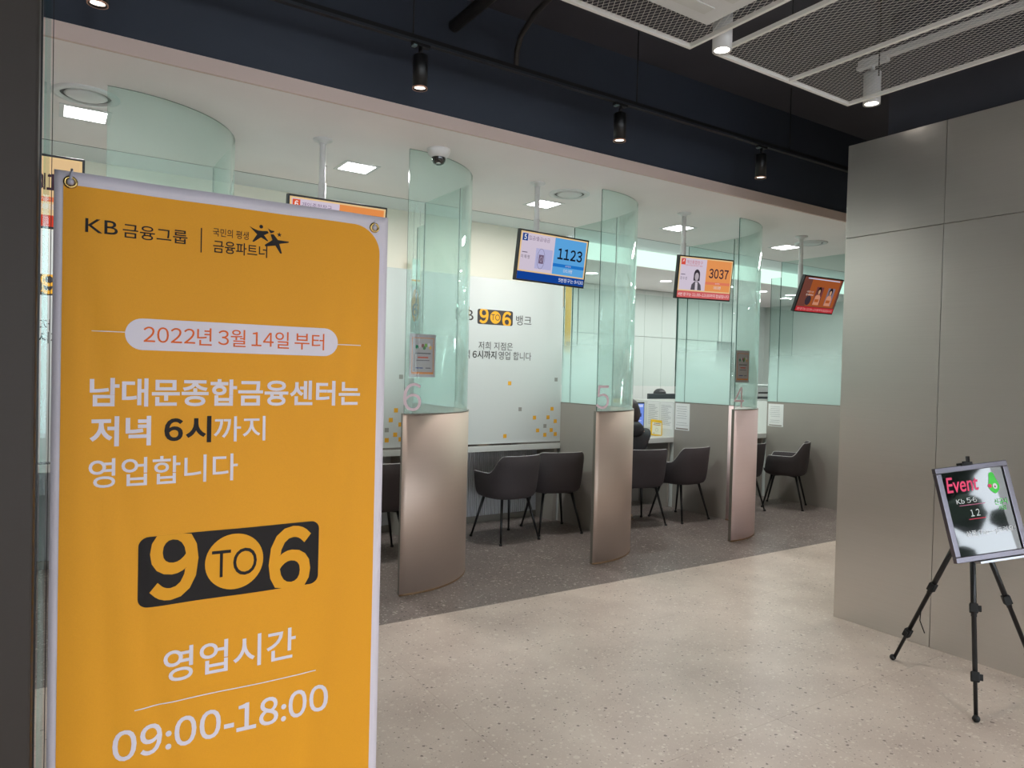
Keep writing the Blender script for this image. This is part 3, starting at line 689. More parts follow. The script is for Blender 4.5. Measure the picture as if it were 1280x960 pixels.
# ------------------------------------------------------------------ suspended mesh panels
m_meshw = mat('white_mesh_metal', srgb(250, 247, 242), .45)
def mesh_strands(x0, x1, y0, y1, z):
    """expanded metal: zigzag strands, mirrored row by row"""
    px, py, w, h = .028, .046, .0022, .0010
    V = []; F = []
    nx = int((x1 - x0) / (px / 2)); ny = int((y1 - y0) / (py / 2))
    for r in range(nx):
        xb = x0 + r * px / 2; prev = None
        for k in range(ny + 1):
            y = y0 + k * py / 2; x = xb + (px / 2 if (k + r) % 2 else 0)
            i = len(V); V += [(x - w / 2, y, z), (x + w / 2, y, z), (x, y, z + h)]
            if prev is not None:
                a = prev; F += [(a, a + 1, i + 1, i), (a + 1, a + 2, i + 2, i + 1), (a + 2, a, i, i + 2)]
            prev = i
    return V, F
def mesh_panel(x0, x1, y0, y1, bars, label, hole=None):
    z = 3.1; t = thing('mesh_ceiling_panel', label, 'ceiling panel', (x0, y0, z), group='white expanded-metal ceiling panels'); w, d = x1 - x0, y1 - y0
    e = [0] + [b_ - x0 for b_ in bars] + [w]
    f = bmesh.new(); bx(f, 0, w, 0, .018, 0, .02); bx(f, 0, w, d - .018, d, 0, .02); bx(f, 0, .018, .018, d - .018, 0, .02); bx(f, w - .018, w, .018, d - .018, 0, .02)
    obj('frame', f, m_meshw, t)
    for b_ in bars: obj('cross_bar', B(b_ - x0 - .010, b_ - x0 + .010, .018, d - .018, 0, .019), m_meshw, t)
    for a, b_ in zip(e, e[1:]):
        V, F = mesh_strands(a + .014, b_ - .014, .015, d - .015, .012)
        if hole:
            hx0, hx1, hy0, hy1 = hole
            F = [f_ for f_ in F if not (hx0 < V[f_[0]][0] + x0 < hx1 and hy0 < V[f_[0]][1] + y0 < hy1)]
        me = bpy.data.meshes.new('mesh_infill'); me.from_pydata(V, [], F); me.update(); me.materials.append(m_meshw)
        o = bpy.data.objects.new('mesh_infill', me); C.objects.link(o); o.parent = t; o['kind'] = 'stuff'
    for hx in (.2, w - .2):
        for hy in (.3, d - .3): obj('hanger_rod', tube(bmesh.new(), [(hx, hy, .03), (hx, hy, ZTOP - z)], .004, 6), m_blackmetal, t)
mesh_panel(1.42, 2.615, .55, 2.49, [], 'left white mesh ceiling panel with the air conditioner', hole=(1.50, 2.46, 1.3, 2.25))
mesh_panel(2.756, 3.90, .40, 2.46, [3.335], 'right white mesh ceiling panel with a middle bar')
ac = thing('air_conditioner', 'white square cassette air conditioner set in the left mesh ceiling panel', 'air conditioner', (1.50, 1.31, 3.09))
obj('body', B(.03, .94, .03, .91, .02, .28), m_whitemetal, ac)
obj('fascia', B(0, .97, 0, .94, -.012, .02, bev=.01), m_whitemetal, ac)
obj('grille', B(.25, .72, .22, .72, -.018, -.0125, bev=.002), mat('white_plastic', srgb(215, 215, 212), .5), ac)
for a in ((.1, .87, .07, .13), (.1, .87, .81, .87), (.07, .13, .2, .74), (.84, .90, .2, .74)): obj('louvre', B(*a, -.016, -.0125), mat('white_plastic', srgb(215, 215, 212), .5), ac)
def can_lamp(x, y, z, lab, track_y, grp='white spotlights among the mesh panels'):
    t = thing('can_lamp', lab, 'spotlight', (x, y, z), group=grp)
    obj('cylinder', lathe(bmesh.new(), [(.036, .004), (.046, 0), (.046, .18), (0, .185)], seg=28), m_whitemetal, t, smooth=False)
    obj('bulb', lathe(bmesh.new(), [(0, .010), (.040, .008)], seg=24), emis('white_bulb', srgb(255, 246, 235), 9), t)
    obj('stem', tube(bmesh.new(), [(0, 0, .18), (0, 0, .24)], .012, 10), m_whitemetal, t)
    obj('adapter', B(-.018, .018, -.09, .09, .2205, .24), m_whitemetal, t)
    obj('rail', B(-.02, .02, track_y[0] - y, track_y[1] - y, .241, .27), m_whitemetal, t)
    for hy in (track_y[0] - y + .1, track_y[1] - y - .1)[:1 if track_y[1] - track_y[0] < .3 else 2]: obj('hanger', tube(bmesh.new(), [(0, hy, .27), (0, hy, ZTOP - z)], .002, 6), m_blackmetal, t)
    spot('lamp_light', (0, 0, -.005), P_HALL * .45 if 3.9 < x < 4.1 else P_HALL, 50 if 3.9 < x < 4.1 else 95, (1, .93, .85), parent=t, blend=.9)
can_lamp(2.686, 2.35, 3.06, 'white spotlight hanging in the gap between the two mesh panels', (.4, 2.45))
can_lamp(3.945, 2.34, 3.085, 'white spotlight at the right corner of the mesh panels', (.4, 2.42))
for x, y, lab in ((5.6, 2.9, 'nearer'), (7.2, 2.9, 'farther')):
    can_lamp(x, y, 2.97, lab + ' white spotlight hidden behind the steel-clad wall', (y - .12, y + .12), 'spotlights behind the steel-clad wall')
for x, y in ((-1.2, -1.0), (.8, -1.2), (.9, .2), (2.7, -.9), (3.3, .2), (-.9, .6), (1.15, .4)):
    can_lamp(x, y, 3.06, 'white hall spotlight out of view behind the photographer', (y - .4, y + .4), 'hall spotlights behind the photographer')

# ================================================================== TUB CHAIRS
m_fab = mat('charcoal_chair_fabric', srgb(62, 56, 58), .85, noise_amt=.15, nscale=260, bump=.3, bscale=500)
m_fabin = mat('grey_seat_fabric', srgb(112, 108, 108), .85, noise_amt=.12, nscale=260)
m_rimlight = mat('pale_rim_highlight', srgb(196, 192, 190), .5)
def sm(a, b_, x):
    t = max(0, min(1, (x - a) / (b_ - a))); return t * t * (3 - 2 * t)
def chair_proto():
    t = thing('tub_chair', '', 'chair')
    n = 72
    def plan(th, s):   # th = 0 at the back, front at pi
        c, s_ = math.cos(th), math.sin(th); e = .72
        x = .285 * math.copysign(abs(s_) ** e, s_); y = -.265 * math.copysign(abs(c) ** e, c)
        return Vector((x * s, y * s + (.0), 0))
    def rim(th):
        a = abs(math.degrees(th) if th <= PI else math.degrees(2 * PI - th))
        return .605 + .155 * (1 - sm(38, 78, a)) - .165 * sm(122, 152, a)
    bm = bmesh.new(); rows = []
    prof = [(.0, .375), (.5, .375), (.72, .382), (.82, .395), (.875, .42), (.905, .46), (.935, .53), (.968, .64), (1.0, .76)]
    ths = [2 * PI * k / n for k in range(n)]
    for (s, z) in prof[1:]:
        row = []
        for th in ths:
            h = rim(th); zz = z if z <= .42 else .42 + (z - .42) * (h - .42) / .34
            ss = s if z <= .42 else .875 + (s - .875) * ((h - .42) / .34) ** .6
            row.append(bm.verts.new(plan(th, ss) + Vector((0, 0, zz))))
        rows.append(row)
    inner = []
    for j, (d, zf) in enumerate(((.004, 1.006), (.026, 1.0), (.034, .90), (.04, 0))):
        row = []
        for th in ths:
            h = rim(th); q = plan(th, .875 + .125 * ((h - .42) / .34) ** .6); L = q.length
            if zf > .95: zz = h + (.006 if j == 0 else .003)
            elif zf > 0: zz = .46 + (h - .46) * .5 if h > .46 else h
            else: zz = .435; 
            f = (L - d) / L if zf > 0 else (L - .05) / L * .93
            row.append(bm.verts.new(Vector((q.x * f, q.y * f, zz))))
        inner.append(row)
    allr = rows + inner
    for a, b_ in zip(allr, allr[1:]):
        for k in range(n): bm.faces.new((a[(k + 1) % n], a[k], b_[k], b_[(k + 1) % n]))
    bm.faces.new(rows[0]); bm.faces.new(inner[-1][::-1])
    bmesh.ops.recalc_face_normals(bm, faces=bm.faces)
    obj('shell', bm, m_fab, t, smooth=True)
    # pale tube along the rim, stands for light caught on the edge
    pb = bmesh.new(); pts = []
    for th in ths + [ths[0]]:
        h = rim(th); q = plan(th, .875 + .125 * ((h - .42) / .34) ** .6); pts.append((q.x * .965, q.y * .965, h + .006))
    tube(pb, pts, .0035, 6, caps=False); obj('rim_highlight', pb, m_rimlight, t, smooth=True)
    # cushion
    cb_ = bmesh.new(); rr = []
    for s, z in ((.80, .436), (.82, .45), (.80, .468), (.70, .478), (.35, .482)):
        rr.append([cb_.verts.new(plan(th, s * .9) + Vector((0, .01, z))) for th in ths])
    for a, b_ in zip(rr, rr[1:]):
        for k in range(n): cb_.faces.new((a[k], a[(k + 1) % n], b_[(k + 1) % n], b_[k]))
    cb_.faces.new(rr[-1]); cb_.faces.new(rr[0][::-1]); bmesh.ops.recalc_face_normals(cb_, faces=cb_.faces)
    obj('seat_cushion', cb_, m_fabin, t, smooth=True)
    fb = bmesh.new()
    tube(fb, [(-.15, -.13, .37), (.15, .14, .37)], .009, 8); tube(fb, [(.15, -.13, .37), (-.15, .14, .37)], .009, 8); obj('under_frame', fb, m_blackmetal, t)
    for sx in (-1, 1):
        for sy in (-1, 1):
            lb = bmesh.new(); tube(lb, [(sx * .145, sy * .13, .378), (sx * .216, sy * .216, .012)], [.014, .0085], 12); lathe(lb, [(0, 0), (.014, 0), (.014, .012), (.008, .02), (0, .02)], (sx * .218, sy * .218, 0), 14)
            obj('leg', lb, m_blackmetal, t)
    return t
ch0 = chair_proto()
chairs = [((3.455, 5.36), 6, 'charcoal tub chair nearest the hall between panels 6 and 5'), ((4.02, 5.43), -12, 'charcoal tub chair partly behind its neighbour, close to panel 5'),
          ((4.99, 5.31), -10, 'charcoal tub chair on which the customer in black sits'), ((5.58, 5.28), 5, 'empty charcoal tub chair right of the seated customer'),
          ((6.55, 5.33), 0, 'charcoal tub chair half hidden behind curved panel 4'), ((7.24, 5.20), 30, 'rightmost charcoal tub chair, turned sideways beside the steel wall'),
          ((2.19, 5.32), -6, 'charcoal tub chair visible only between the banner and panel 6'), ((1.5, 5.35), 4, 'charcoal tub chair behind the yellow banner')]
for i, ((x, y), a, lab) in enumerate(chairs):
    if i == 0: ch0.location = (x, y, 0); ch0.rotation_euler = (0, 0, R(a)); ch0['label'] = lab; ch0['group'] = 'charcoal tub chairs at the counters'
    elif i < 7: dup(ch0, (x, y, 0), R(a), lab)

# ================================================================== YELLOW BANNER
bn = thing('banner_stand', 'large yellow banner with white border announcing 09:00-18:00 hours', 'banner', (.31, 1.45, 0))
BX0, BX1, BZ0, BZ1 = .003 - .31, .612 - .31, .03, 1.826
def wave(x, z):
    e = math.exp(-((x + .22 + (1.8 - z) * -.10) / .03) ** 2) * .004 * sm(1.85, 1.6, z) if False else 0
    d = .0035 * math.sin((x * 7 + z * 1.3)) + .0016 * math.sin(x * 31 + z * 2.6 + 1)
    # diagonal creases running down from the top corners
    for cx, sl, am in ((-.285, .16, .0042), (-.27, .06, .003), (.27, -.10, .0034), (.20, -.05, .0024)):
        q = x - (cx + sl * (1.8 - z)); d += am * math.exp(-(q / .018) ** 2) * sm(0, .25, 1.8 - z)
    return d
def bwarp(p): return (p[0], p[1] + wave(p[0], p[2]), p[2])
bm = bmesh.new(); nx, nz = 60, 120; gv = [[bm.verts.new(bwarp((BX0 + (BX1 - BX0) * i / nx, 0, BZ0 + (BZ1 - BZ0) * j / nz))) for i in range(nx + 1)] for j in range(nz + 1)]
for j in range(nz):
    for i in range(nx): bm.faces.new((gv[j][i], gv[j][i + 1], gv[j + 1][i + 1], gv[j + 1][i]))
m_banw = mat('white_banner_cloth', srgb(190, 182, 189), .55, bump=.1, bscale=900)
m_bany = mat('yellow_banner_print', srgb(205, 140, 24), .62, spec=.25, noise_amt=.03, nscale=500)
r_ = bmesh.ops.extrude_face_region(bm, geom=bm.faces[:]); bmesh.ops.translate(bm, vec=(0, .0012, 0), verts=[v for v in r_['geom'] if isinstance(v, bmesh.types.BMVert)])
bmesh.ops.recalc_face_normals(bm, faces=bm.faces)
obj('cloth', bm, m_banw, bn, smooth=True)
bm = bmesh.new(); x0, x1, z0, z1, rr = .0165 - .31, .594 - .31, .06, 1.803, .058
xs_ = [x0 + (x1 - rr - x0) * k / 40 for k in range(41)] + [x1 - rr + rr * math.sin(PI / 2 * k / 14) for k in range(1, 15)]
cols = []
for x in xs_:
    zt = z1 if x <= x1 - rr else z1 - rr + math.sqrt(max(0, rr * rr - (x - x1 + rr) ** 2))
    cols.append([bm.verts.new(bwarp((x, -.0010, z0 + (zt - z0) * j / 120))) for j in range(121)])
for a, b_ in zip(cols, cols[1:]):
    for j in range(120): bm.faces.new((a[j], b_[j], b_[j + 1], a[j + 1]))
obj('yellow_print', bm, m_bany, bn, smooth=True)
p = Print(0, .0004); O = .31
BW = lambda v: (v[0], v[1] - .0013 + wave(v[0], v[2]), v[2])
INK, WH, OR = (26, 21, 20), (200, 192, 199), (204, 92, 34)
def T(s, a, b_, c, d, col, bold=0, lay=1): p.text(s, a - O, b_ - O, c, d, col, lay, bold)
T('KB', .0495, .0995, 1.7248, 1.7489, INK, .004); T('금융그룹', .107, .214, 1.7223, 1.7475, INK, .008); p.rect(.2366 - O, .2387 - O, 1.71, 1.7564, INK, 1); p.build('bank_lettering', bn, BW)
T('국민의 평생', .2578, .3233, 1.7436, 1.7595, INK, .006); T('금융파트너', .2586, .3592, 1.7126, 1.7365, INK, .010); p.build('slogan_lettering', bn, BW)
st1 = [(.3239, 1.7712), (.3330, 1.7672), (.3414, 1.7648), (.3500, 1.7650), (.3590, 1.7660), (.3616, 1.7624), (.3524, 1.7569), (.3610, 1.7463), (.3590, 1.7457), (.3466, 1.7519), (.3327, 1.7411), (.3302, 1.7425), (.3390, 1.7570)]
p.poly([(x - O, z) for x, z in st1][::-1], INK, 1); p.disc(.3467 - O, 1.7730, .0037, .0037, INK, 1, 20)
p.poly([(x - O, z) for x, z in [(.3594, 1.7716), (.3657, 1.7681), (.3725, 1.7678), (.3715, 1.765), (.365, 1.762)]][::-1], INK, 1)
st2 = [(.3647, 1.7602), (.3709, 1.7610), (.3797, 1.7508), (.4010, 1.7498), (.4005, 1.7475), (.3824, 1.7433), (.3879, 1.7247), (.3845, 1.7243), (.3747, 1.7389), (.3553, 1.7352), (.3539, 1.7382), (.3686, 1.7494)]
p.poly([(x - O, z) for x, z in st2][::-1], INK, 1)
p.poly([(.3820 - O + (.0052 if k % 2 == 0 else .0022) * math.sin(PI * k / 5), 1.7615 + (.0052 if k % 2 == 0 else .0022) * math.cos(PI * k / 5)) for k in range(10)][::-1], INK, 1); p.build('star_people_emblem', bn, BW)
p.rrect(.113 - O, .5055 - O, 1.5223, 1.5796, .0286, WH, 1); p.rect(.0612 - O, .1153 - O, 1.5526, 1.5540, WH, 1); p.rect(.5042 - O, .5566 - O, 1.5466, 1.5482, WH, 1)
T('2022년 3월 14일 부터', .1426, .4765, 1.5340, 1.5680, OR, .004, 2); p.build('date_pill', bn, BW)
T('남대문종합금융센터는', .0599, .5569, 1.4194, 1.4713, WH, .022); p.build('headline', bn, BW); T('저녁', .0608, .1575, 1.3482, 1.4023, WH, .024); T('6시', .1798, .2613, 1.3502, 1.4007, INK, .030)
T('까지', .2657, .3619, 1.3504, 1.3994, WH, .006); p.build('headline', bn, BW); T('영업합니다', .0597, .3104, 1.2748, 1.3275, WH, .008); p.build('headline', bn, BW)
# 9 TO 6 emblem
YB_ = (205, 142, 28); a, b_, c, d = .1397 - O, .4751 - O, 1.0485, 1.1795
p.rrect(a, b_, c, d, .017, INK, 1)
p.text('9', .1589 - O, .2424 - O, 1.0568, 1.1925, YB_, 2, .030, clip=(c, d)); p.disc(.3081 - O, 1.1152, .0540, .0545, YB_, 2, 48)
p.text('TO', .2662 - O, .3497 - O, 1.0865, 1.1401, INK, 3, -.004); p.text('6', .3732 - O, .4581 - O, 1.0364, 1.1735, YB_, 2, .030, clip=(c, d)); p.build('nine_to_six_emblem', bn, BW)
T('영업시간', .1843, .4309, .9006, .9644, WH, .010); p.build('hours_heading', bn, BW); p.rect(.1372 - O, .4752 - O, .8623, .8642, WH, 1); T('09:00-18:00', .1028, .5015, .7736, .8309, WH, .016)
o = p.build('hours_lettering', bn, BW)
for gx, gz in ((.027 - O, 1.807), (.581 - O, 1.801), (.027 - O, .045), (.581 - O, .045)):
    g = bmesh.new(); lathe(g, [(.0055, 0), (.0072, .003), (.0095, .003), (.0112, 0)], seg=24); bmesh.ops.rotate(g, verts=g.verts, cent=(0, 0, 0), matrix=Matrix.Rotation(PI / 2, 3, 'X'))
    e = obj('eyelet', g, mat('brass', srgb(190, 160, 100), .25, 1), bn, smooth=True); e.location = (gx, -.0015 + wave(gx, gz), gz)
    h_ = bmesh.new(); bmesh.ops.create_uvsphere(h_, u_segments=14, v_segments=10, radius=.0058); tube(h_, [(0, .0, 0), (0, -.002, .006), (.001, .002, .014 if gz > 1 else -.014), (.002, .012, .024 if gz > 1 else -.024), (.002, .03, .026 if gz > 1 else -.026)], .0022, 8)
    k_ = obj('hook', h_, mat('pale_grey_plastic', srgb(168, 164, 176), .4), bn, smooth=True); k_.location = (gx, -.003, gz)
# frame behind
hub = Vector((0, .10, .92))
for gx, gz in ((.029 - O, 1.831), (.583 - O, 1.825), (.027 - O, .05), (.581 - O, .05)):
    obj('cross_arm', tube(bmesh.new(), [hub, (gx * .5, .07, (hub.z + gz) / 2), (gx, .028, gz)], [.008, .006, .004], 10), m_blackmetal, bn)
obj('hub', B(-.03, .03, .085, .115, .88, .96, bev=.005), m_blackmetal, bn)
for q in ((-.24, .02), (.24, .02), (0, .42)): obj('foot_leg', tube(bmesh.new(), [(0, .10, .9), (q[0], q[1], .012)], [.010, .008], 10), m_blackmetal, bn)

# ================================================================== EVENT BOARD ON EASEL
ez = thing('easel', 'black folding tripod easel in front of the steel-clad wall', 'easel', (3.82, 1.68, 0))
apex = Vector((0, 0, .855)); feet = [Vector((-.004, .361, 0)), Vector((-.37, -.21, 0)), Vector((.235, -.25, 0))]
m_rub = mat('black_rubber', srgb(18, 18, 18), .7)
for f in feet:
    lg = obj('leg', tube(bmesh.new(), [apex + (f - apex) * .04 , apex + (f - apex) * .52, apex + (f - apex) * .521, apex + (f - apex) * .82, apex + (f - apex) * .821, apex + (f - apex) * .985], [.0125, .0125, .0105, .0105, .0085, .0085], 12), m_blackmetal, ez)
    for tq in (.48, .80):
        b_ = B(-.017, .017, -.017, .017, -.022, .022, bev=.004); bx(b_, .017, .03, -.010, .010, -.014, .012)
        k_ = obj('clamp', b_, m_rub, lg); k_.location = apex + (f - apex) * tq; k_.rotation_euler = (f - apex).to_track_quat('Z', 'Y').to_euler()
    b_ = bmesh.new(); bmesh.ops.create_uvsphere(b_, u_segments=14, v_segments=10, radius=.016); k_ = obj('rubber_foot', b_, m_rub, lg, smooth=True); k_.location = f + Vector((0, 0, .016))
obj('crown', lathe(bmesh.new(), [(0, -.03), (.028, -.03), (.034, -.01), (.034, .02), (.02, .035), (0, .035)], tuple(apex)), m_rub, ez)
obj('centre_post', tube(bmesh.new(), [apex, apex + Vector((-.0, .03, .28))], .009, 10), m_blackmetal, ez)
b_ = bmesh.new(); tube(b_, [apex + (feet[0] - apex) * .62, apex + (feet[0] - apex) * .66 + Vector((-.02, -.02, -.03)), apex + (feet[0] - apex) * .7 + Vector((0, -.05, -.06))], .003, 6); obj('strap', b_, m_rub, ez)
ed = thing('event_board', 'black framed board with pink handwritten Event, resting on the easel', 'sign board', (3.793, 1.63, .880), -.428)
bw, bh = .197, .2265
tl, rl = .234, .116
def brot(o): o.rotation_euler = (-tl, -rl, 0)
f = bmesh.new()
bx(f, -bw, bw, -.012, .014, bh - .028, bh, bev=.003); bx(f, -bw, bw, -.012, .014, -bh, -bh + .028, bev=.003); bx(f, -bw, -bw + .028, -.012, .014, -bh + .028, bh - .028, bev=.003); bx(f, bw - .028, bw, -.012, .014, -bh + .028, bh - .028, bev=.003)
fr = obj('frame', f, mat('satin_dark_frame', srgb(112, 108, 116), .32, .9), ed); brot(fr)
gl = obj('panel', B(-bw + .028, bw - .028, -.004, .008, -bh + .028, bh - .028), mat('glossy_black_board', srgb(12, 12, 16), .04, spec=.9, coat=1), ed); brot(gl)
p = Print(0, .0005); PK, GR, CH = (240, 80, 120), (90, 220, 90), (225, 225, 225)
p.text('Event', -.155, .015, .10, .175, PK, 1, .012, slant=.12)
p.text('Kb 5·6', -.12, -.01, .045, .070, CH, 1); p.rect(-.11, .03, .034, .037, (210, 120, 150), 1)
p.text('1 2', -.06, -.01, -.02, .012, CH, 1); p.rect(-.075, .015, -.034, -.031, (230, 60, 90), 1)
p.text('상품(7ea~~)드려요!', -.11, .155, -.115, -.085, CH, 1, 0); p.text('신규시', .082, .150, .018, .048, GR, 1, .004); p.text('가입', .095, .135, -.008, .014, GR, 1)
p.poly([(.100 + .026 * math.sin(t_) * (1 + .25 * math.cos(3 * t_)), .125 + .052 * math.cos(t_)) for t_ in [2 * PI * k / 26 for k in range(26)]][::-1], GR, 1)
p.disc(.105, .108, .012, .014, (235, 225, 230), 2, 20); p.disc(.078, .112, .010, .010, PK, 2, 12); p.disc(.104, .106, .004, .005, (120, 60, 70), 3, 10)
o = p.build('writing', ed); brot(o)
o.location = Matrix.Rotation(-tl, 3, 'X') @ Vector((0, -.0048, 0))
b_ = B(-.055, .005, -.02, .018, bh - .004, bh + .012, bev=.002); bx(b_, -.05, -.03, -.028, -.018, bh + .006, bh + .018); brot(obj('top_clip', b_, m_rub, ed))
b_ = B(-.09, .16, -.03, .02, -bh - .012, -bh - .002); brot(obj('rest_bar', b_, mat('silver_rest', srgb(160, 160, 165), .3, .9), ed))

# ================================================================== DESK THINGS
mo = thing('customer_tablet', 'upright customer tablet with blue screen in front of the seated customer', 'tablet', (5.60, 5.98, .80), 0)
obj('casing', B(-.115, .115, 0, .02, .0, .385, bev=.004), m_blackmetal, mo)
p = Print(.9, .0004); p.rect(-.105, .105, .02, .37, (120, 150, 235), 1); p.rect(-.09, .09, .33, .36, (205, 215, 250), 2)
for k in range(5): p.rect(-.09, random.uniform(.02, .09), .27 - k * .05, .282 - k * .05, (190, 200, 245), 2)
p.rect(.02, .07, .22, .26, (60, 60, 110), 2); p.rect(.0, .04, .12, .16, (80, 70, 120), 2); p.rect(-.1, .1, .05, .058, (230, 180, 120), 2)
p.build('display', mo); obj('stand', B(-.06, .06, .02, .10, 0, .012), m_blackmetal, mo)
yf = thing('acrylic_sign', 'small tilted sign card in a yellow frame on the desk, right of the blue tablet', 'sign', (5.86, 5.93, .80), R(-4))
yb = B(-.085, .085, -.006, .006, 0, .185, bev=.003); o = obj('frame', yb, mat('yellow_plastic', srgb(235, 190, 30), .4), yf); o.rotation_euler = (-.12, .12, 0)
p = Print(0, .0005); p.rect(-.068, .068, .018, .155, (236, 236, 214), 1); p.rect(-.05, .05, .14, .146, (120, 90, 60), 2); p.rect(-.055, .055, .122, .13, (190, 140, 60), 2); p.ring(.0, .07, .02, .02, .002, (150, 150, 150), 2); p.text('KB', -.055, -.03, .025, .035, (90, 80, 60), 2)
o = p.build('card', yf); o.location = (0, -.0066, 0); o.rotation_euler = (-.12, .12, 0)
b_ = B(-.12, .12, -.01, .01, 0, .05, bev=.003); o = tag(obj('yellow_header', b_, mat('yellow_plastic', srgb(235, 190, 30), .4)), 'yellow header strip standing at the top of the teller screen beyond the customer', 'sign'); o.location = (6.0, 6.40, 1.12); o.location = (5.82, 6.52, 1.15)
mn = thing('monitor', 'dark teller monitor seen from behind above the screen right of panel 5', 'monitor', (6.82, 6.80, .80), R(4))
obj('casing', B(-.27, .27, 0, .03, .13, .455, bev=.004), mat('dark_grey_plastic', srgb(62, 70, 74), .5), mn); obj('stand', B(-.03, .03, .03, .05, .012, .30), m_blackmetal, mn); obj('base', B(-.11, .11, -.08, .10, 0, .012), m_blackmetal, mn)
dk2 = thing('teller_worktop', 'teller side worktop behind the customer desks', 'desk', (4.38, 6.66, 0)); obj('top', B(0, 4.8, 0, .5, .76, .80), m_desk, dk2)
for a in (.02, 1.6, 3.2, 4.7): obj('leg_panel', B(a, a + .04, .05, .55, 0, .76), m_lam, dk2)
b_ = B(-.07, .07, -.04, .04, 0, .10, bev=.004); o = tag(obj('black_box', b_, m_blackmetal), 'small black box on the teller screen left of the dark monitor', 'box'); o.location = (5.95, 6.62, 1.14)
o.location = (5.93, 6.70, .80); o.scale = (1, 1, 4.3)
cl = thing('webcam', 'small silver gadget beside the black box behind the customer', 'camera', (5.80, 6.70, .80)); obj('body', B(-.03, .03, -.02, .02, .37, .44, bev=.01), m_chrome, cl); obj('post', B(-.006, .006, -.006, .006, 0, .37), m_blackmetal, cl); obj('foot', lathe(bmesh.new(), [(0, 0), (.05, 0), (.05, .008), (0, .01)]), m_blackmetal, cl)
pr_ = thing('banknote_counter', 'white counting machine on the teller desk between panel 4 and the frosted glass', 'machine', (8.70, 6.80, .80), 0)
obj('body', B(-.20, .20, -.15, .15, .42, .60, bev=.015), m_whitemetal, pr_); obj('base', B(-.20, .20, -.15, .15, 0, .42, bev=.006), mat('dark_grey_plastic', srgb(62, 70, 74), .5), pr_)
b_ = B(-.10, .10, -.01, .01, 0, .13, bev=.003); o = obj('hopper', b_, m_blackmetal, pr_); o.location = (-.02, .02, .59); o.rotation_euler = (-.5, 0, 0)
obj('slot', B(-.12, .12, -.153, -.149, .47, .49), m_blackmetal, pr_)
cu = tag(obj('paper_cup', lathe(bmesh.new(), [(0, 0), (.03, 0), (.04, .41), (.037, .41), (.03, .01)], seg=24), m_whitemetal, smooth=True), 'white paper dispenser tube right of the counting machine', 'tube'); cu.location = (9.02, 6.75, .80)
# yellow hanging strips behind the dividers
def strip(x, label, txt, logo):
    t = thing('hanging_strip', label, 'sign', (x, 5.93, 0)); obj('sheet', B(-.04, .04, 0, .002, 1.72, 2.5), mat('yellow_sheet', srgb(226, 180, 70), .5), t)
    for hx in (-.03, .03): obj('cord', tube(bmesh.new(), [(hx, .001, 2.5), (hx, .001, ZC)], .0012, 6), m_blackmetal, t)
    p = Print(0, .0006)
    if logo: p.rect(-.04, .04, 1.72, 2.5, (205, 238, 226), 1); p.rect(-.04, .04, 2.30, 2.315, YEL, 2); p.disc(.03, 2.05, .13, .17, YEL, 2) if False else p.disc(0, 2.08, .0395, .15, YEL, 2); p.text('6', -.03, .03, 1.98, 2.1, DK, 3, .02); p.rect(-.04, .04, 1.80, 1.81, YEL, 2)  # mint fill stands for the glowing office cove showing through the gap
    else: p.text(txt, -.02, .03, 1.76, 1.83, DK, 1)
    p.build('print', t)
strip(4.545, 'narrow yellow hanging sign strip just right of the white notice screen', '행', False)
strip(2.79, 'narrow sign strip with a yellow circle seen through the glass of panel 6', '', True)

# ================================================================== PEOPLE
def skin(name, verts, edges, radii, m, parent, root=0, sub=2):
    me = bpy.data.meshes.new(name); me.from_pydata([Vector(v) for v in verts], edges, []); o = bpy.data.objects.new(name, me); C.objects.link(o)
    s = o.modifiers.new('skin', 'SKIN'); s.use_smooth_shade = True
    for i, r in enumerate(radii):
        rr = r if isinstance(r, tuple) else (r, r); me.skin_vertices[0].data[i].radius = rr; me.skin_vertices[0].data[i].use_root = (i == root)
    q = o.modifiers.new('sub', 'SUBSURF'); q.levels = sub; q.render_levels = sub
    dg = bpy.context.evaluated_depsgraph_get(); nm = bpy.data.meshes.new_from_object(o.evaluated_get(dg)); bpy.data.objects.remove(o)
    for p in nm.polygons: p.use_smooth = True
    nm.materials.clear(); nm.materials.append(m); return mesh_obj(name, nm, parent)
m_skin = mat('skin', srgb(205, 160, 135), .5); m_hair = mat('dark_brown_hair', srgb(42, 32, 30), .5, noise_amt=.3, nscale=90); m_hair2 = mat('black_hair', srgb(40, 42, 44), .45, noise_amt=.3, nscale=90)
def ellip(bm, c, r, seg=20, rings=14, cut=None):
    b0 = len(bm.verts); q = bmesh.ops.create_uvsphere(bm, u_segments=seg, v_segments=rings, radius=1)
    for v in q['verts']:
        v.co = Vector((c[0] + v.co.x * r[0], c[1] + v.co.y * r[1], c[2] + v.co.z * r[2]))
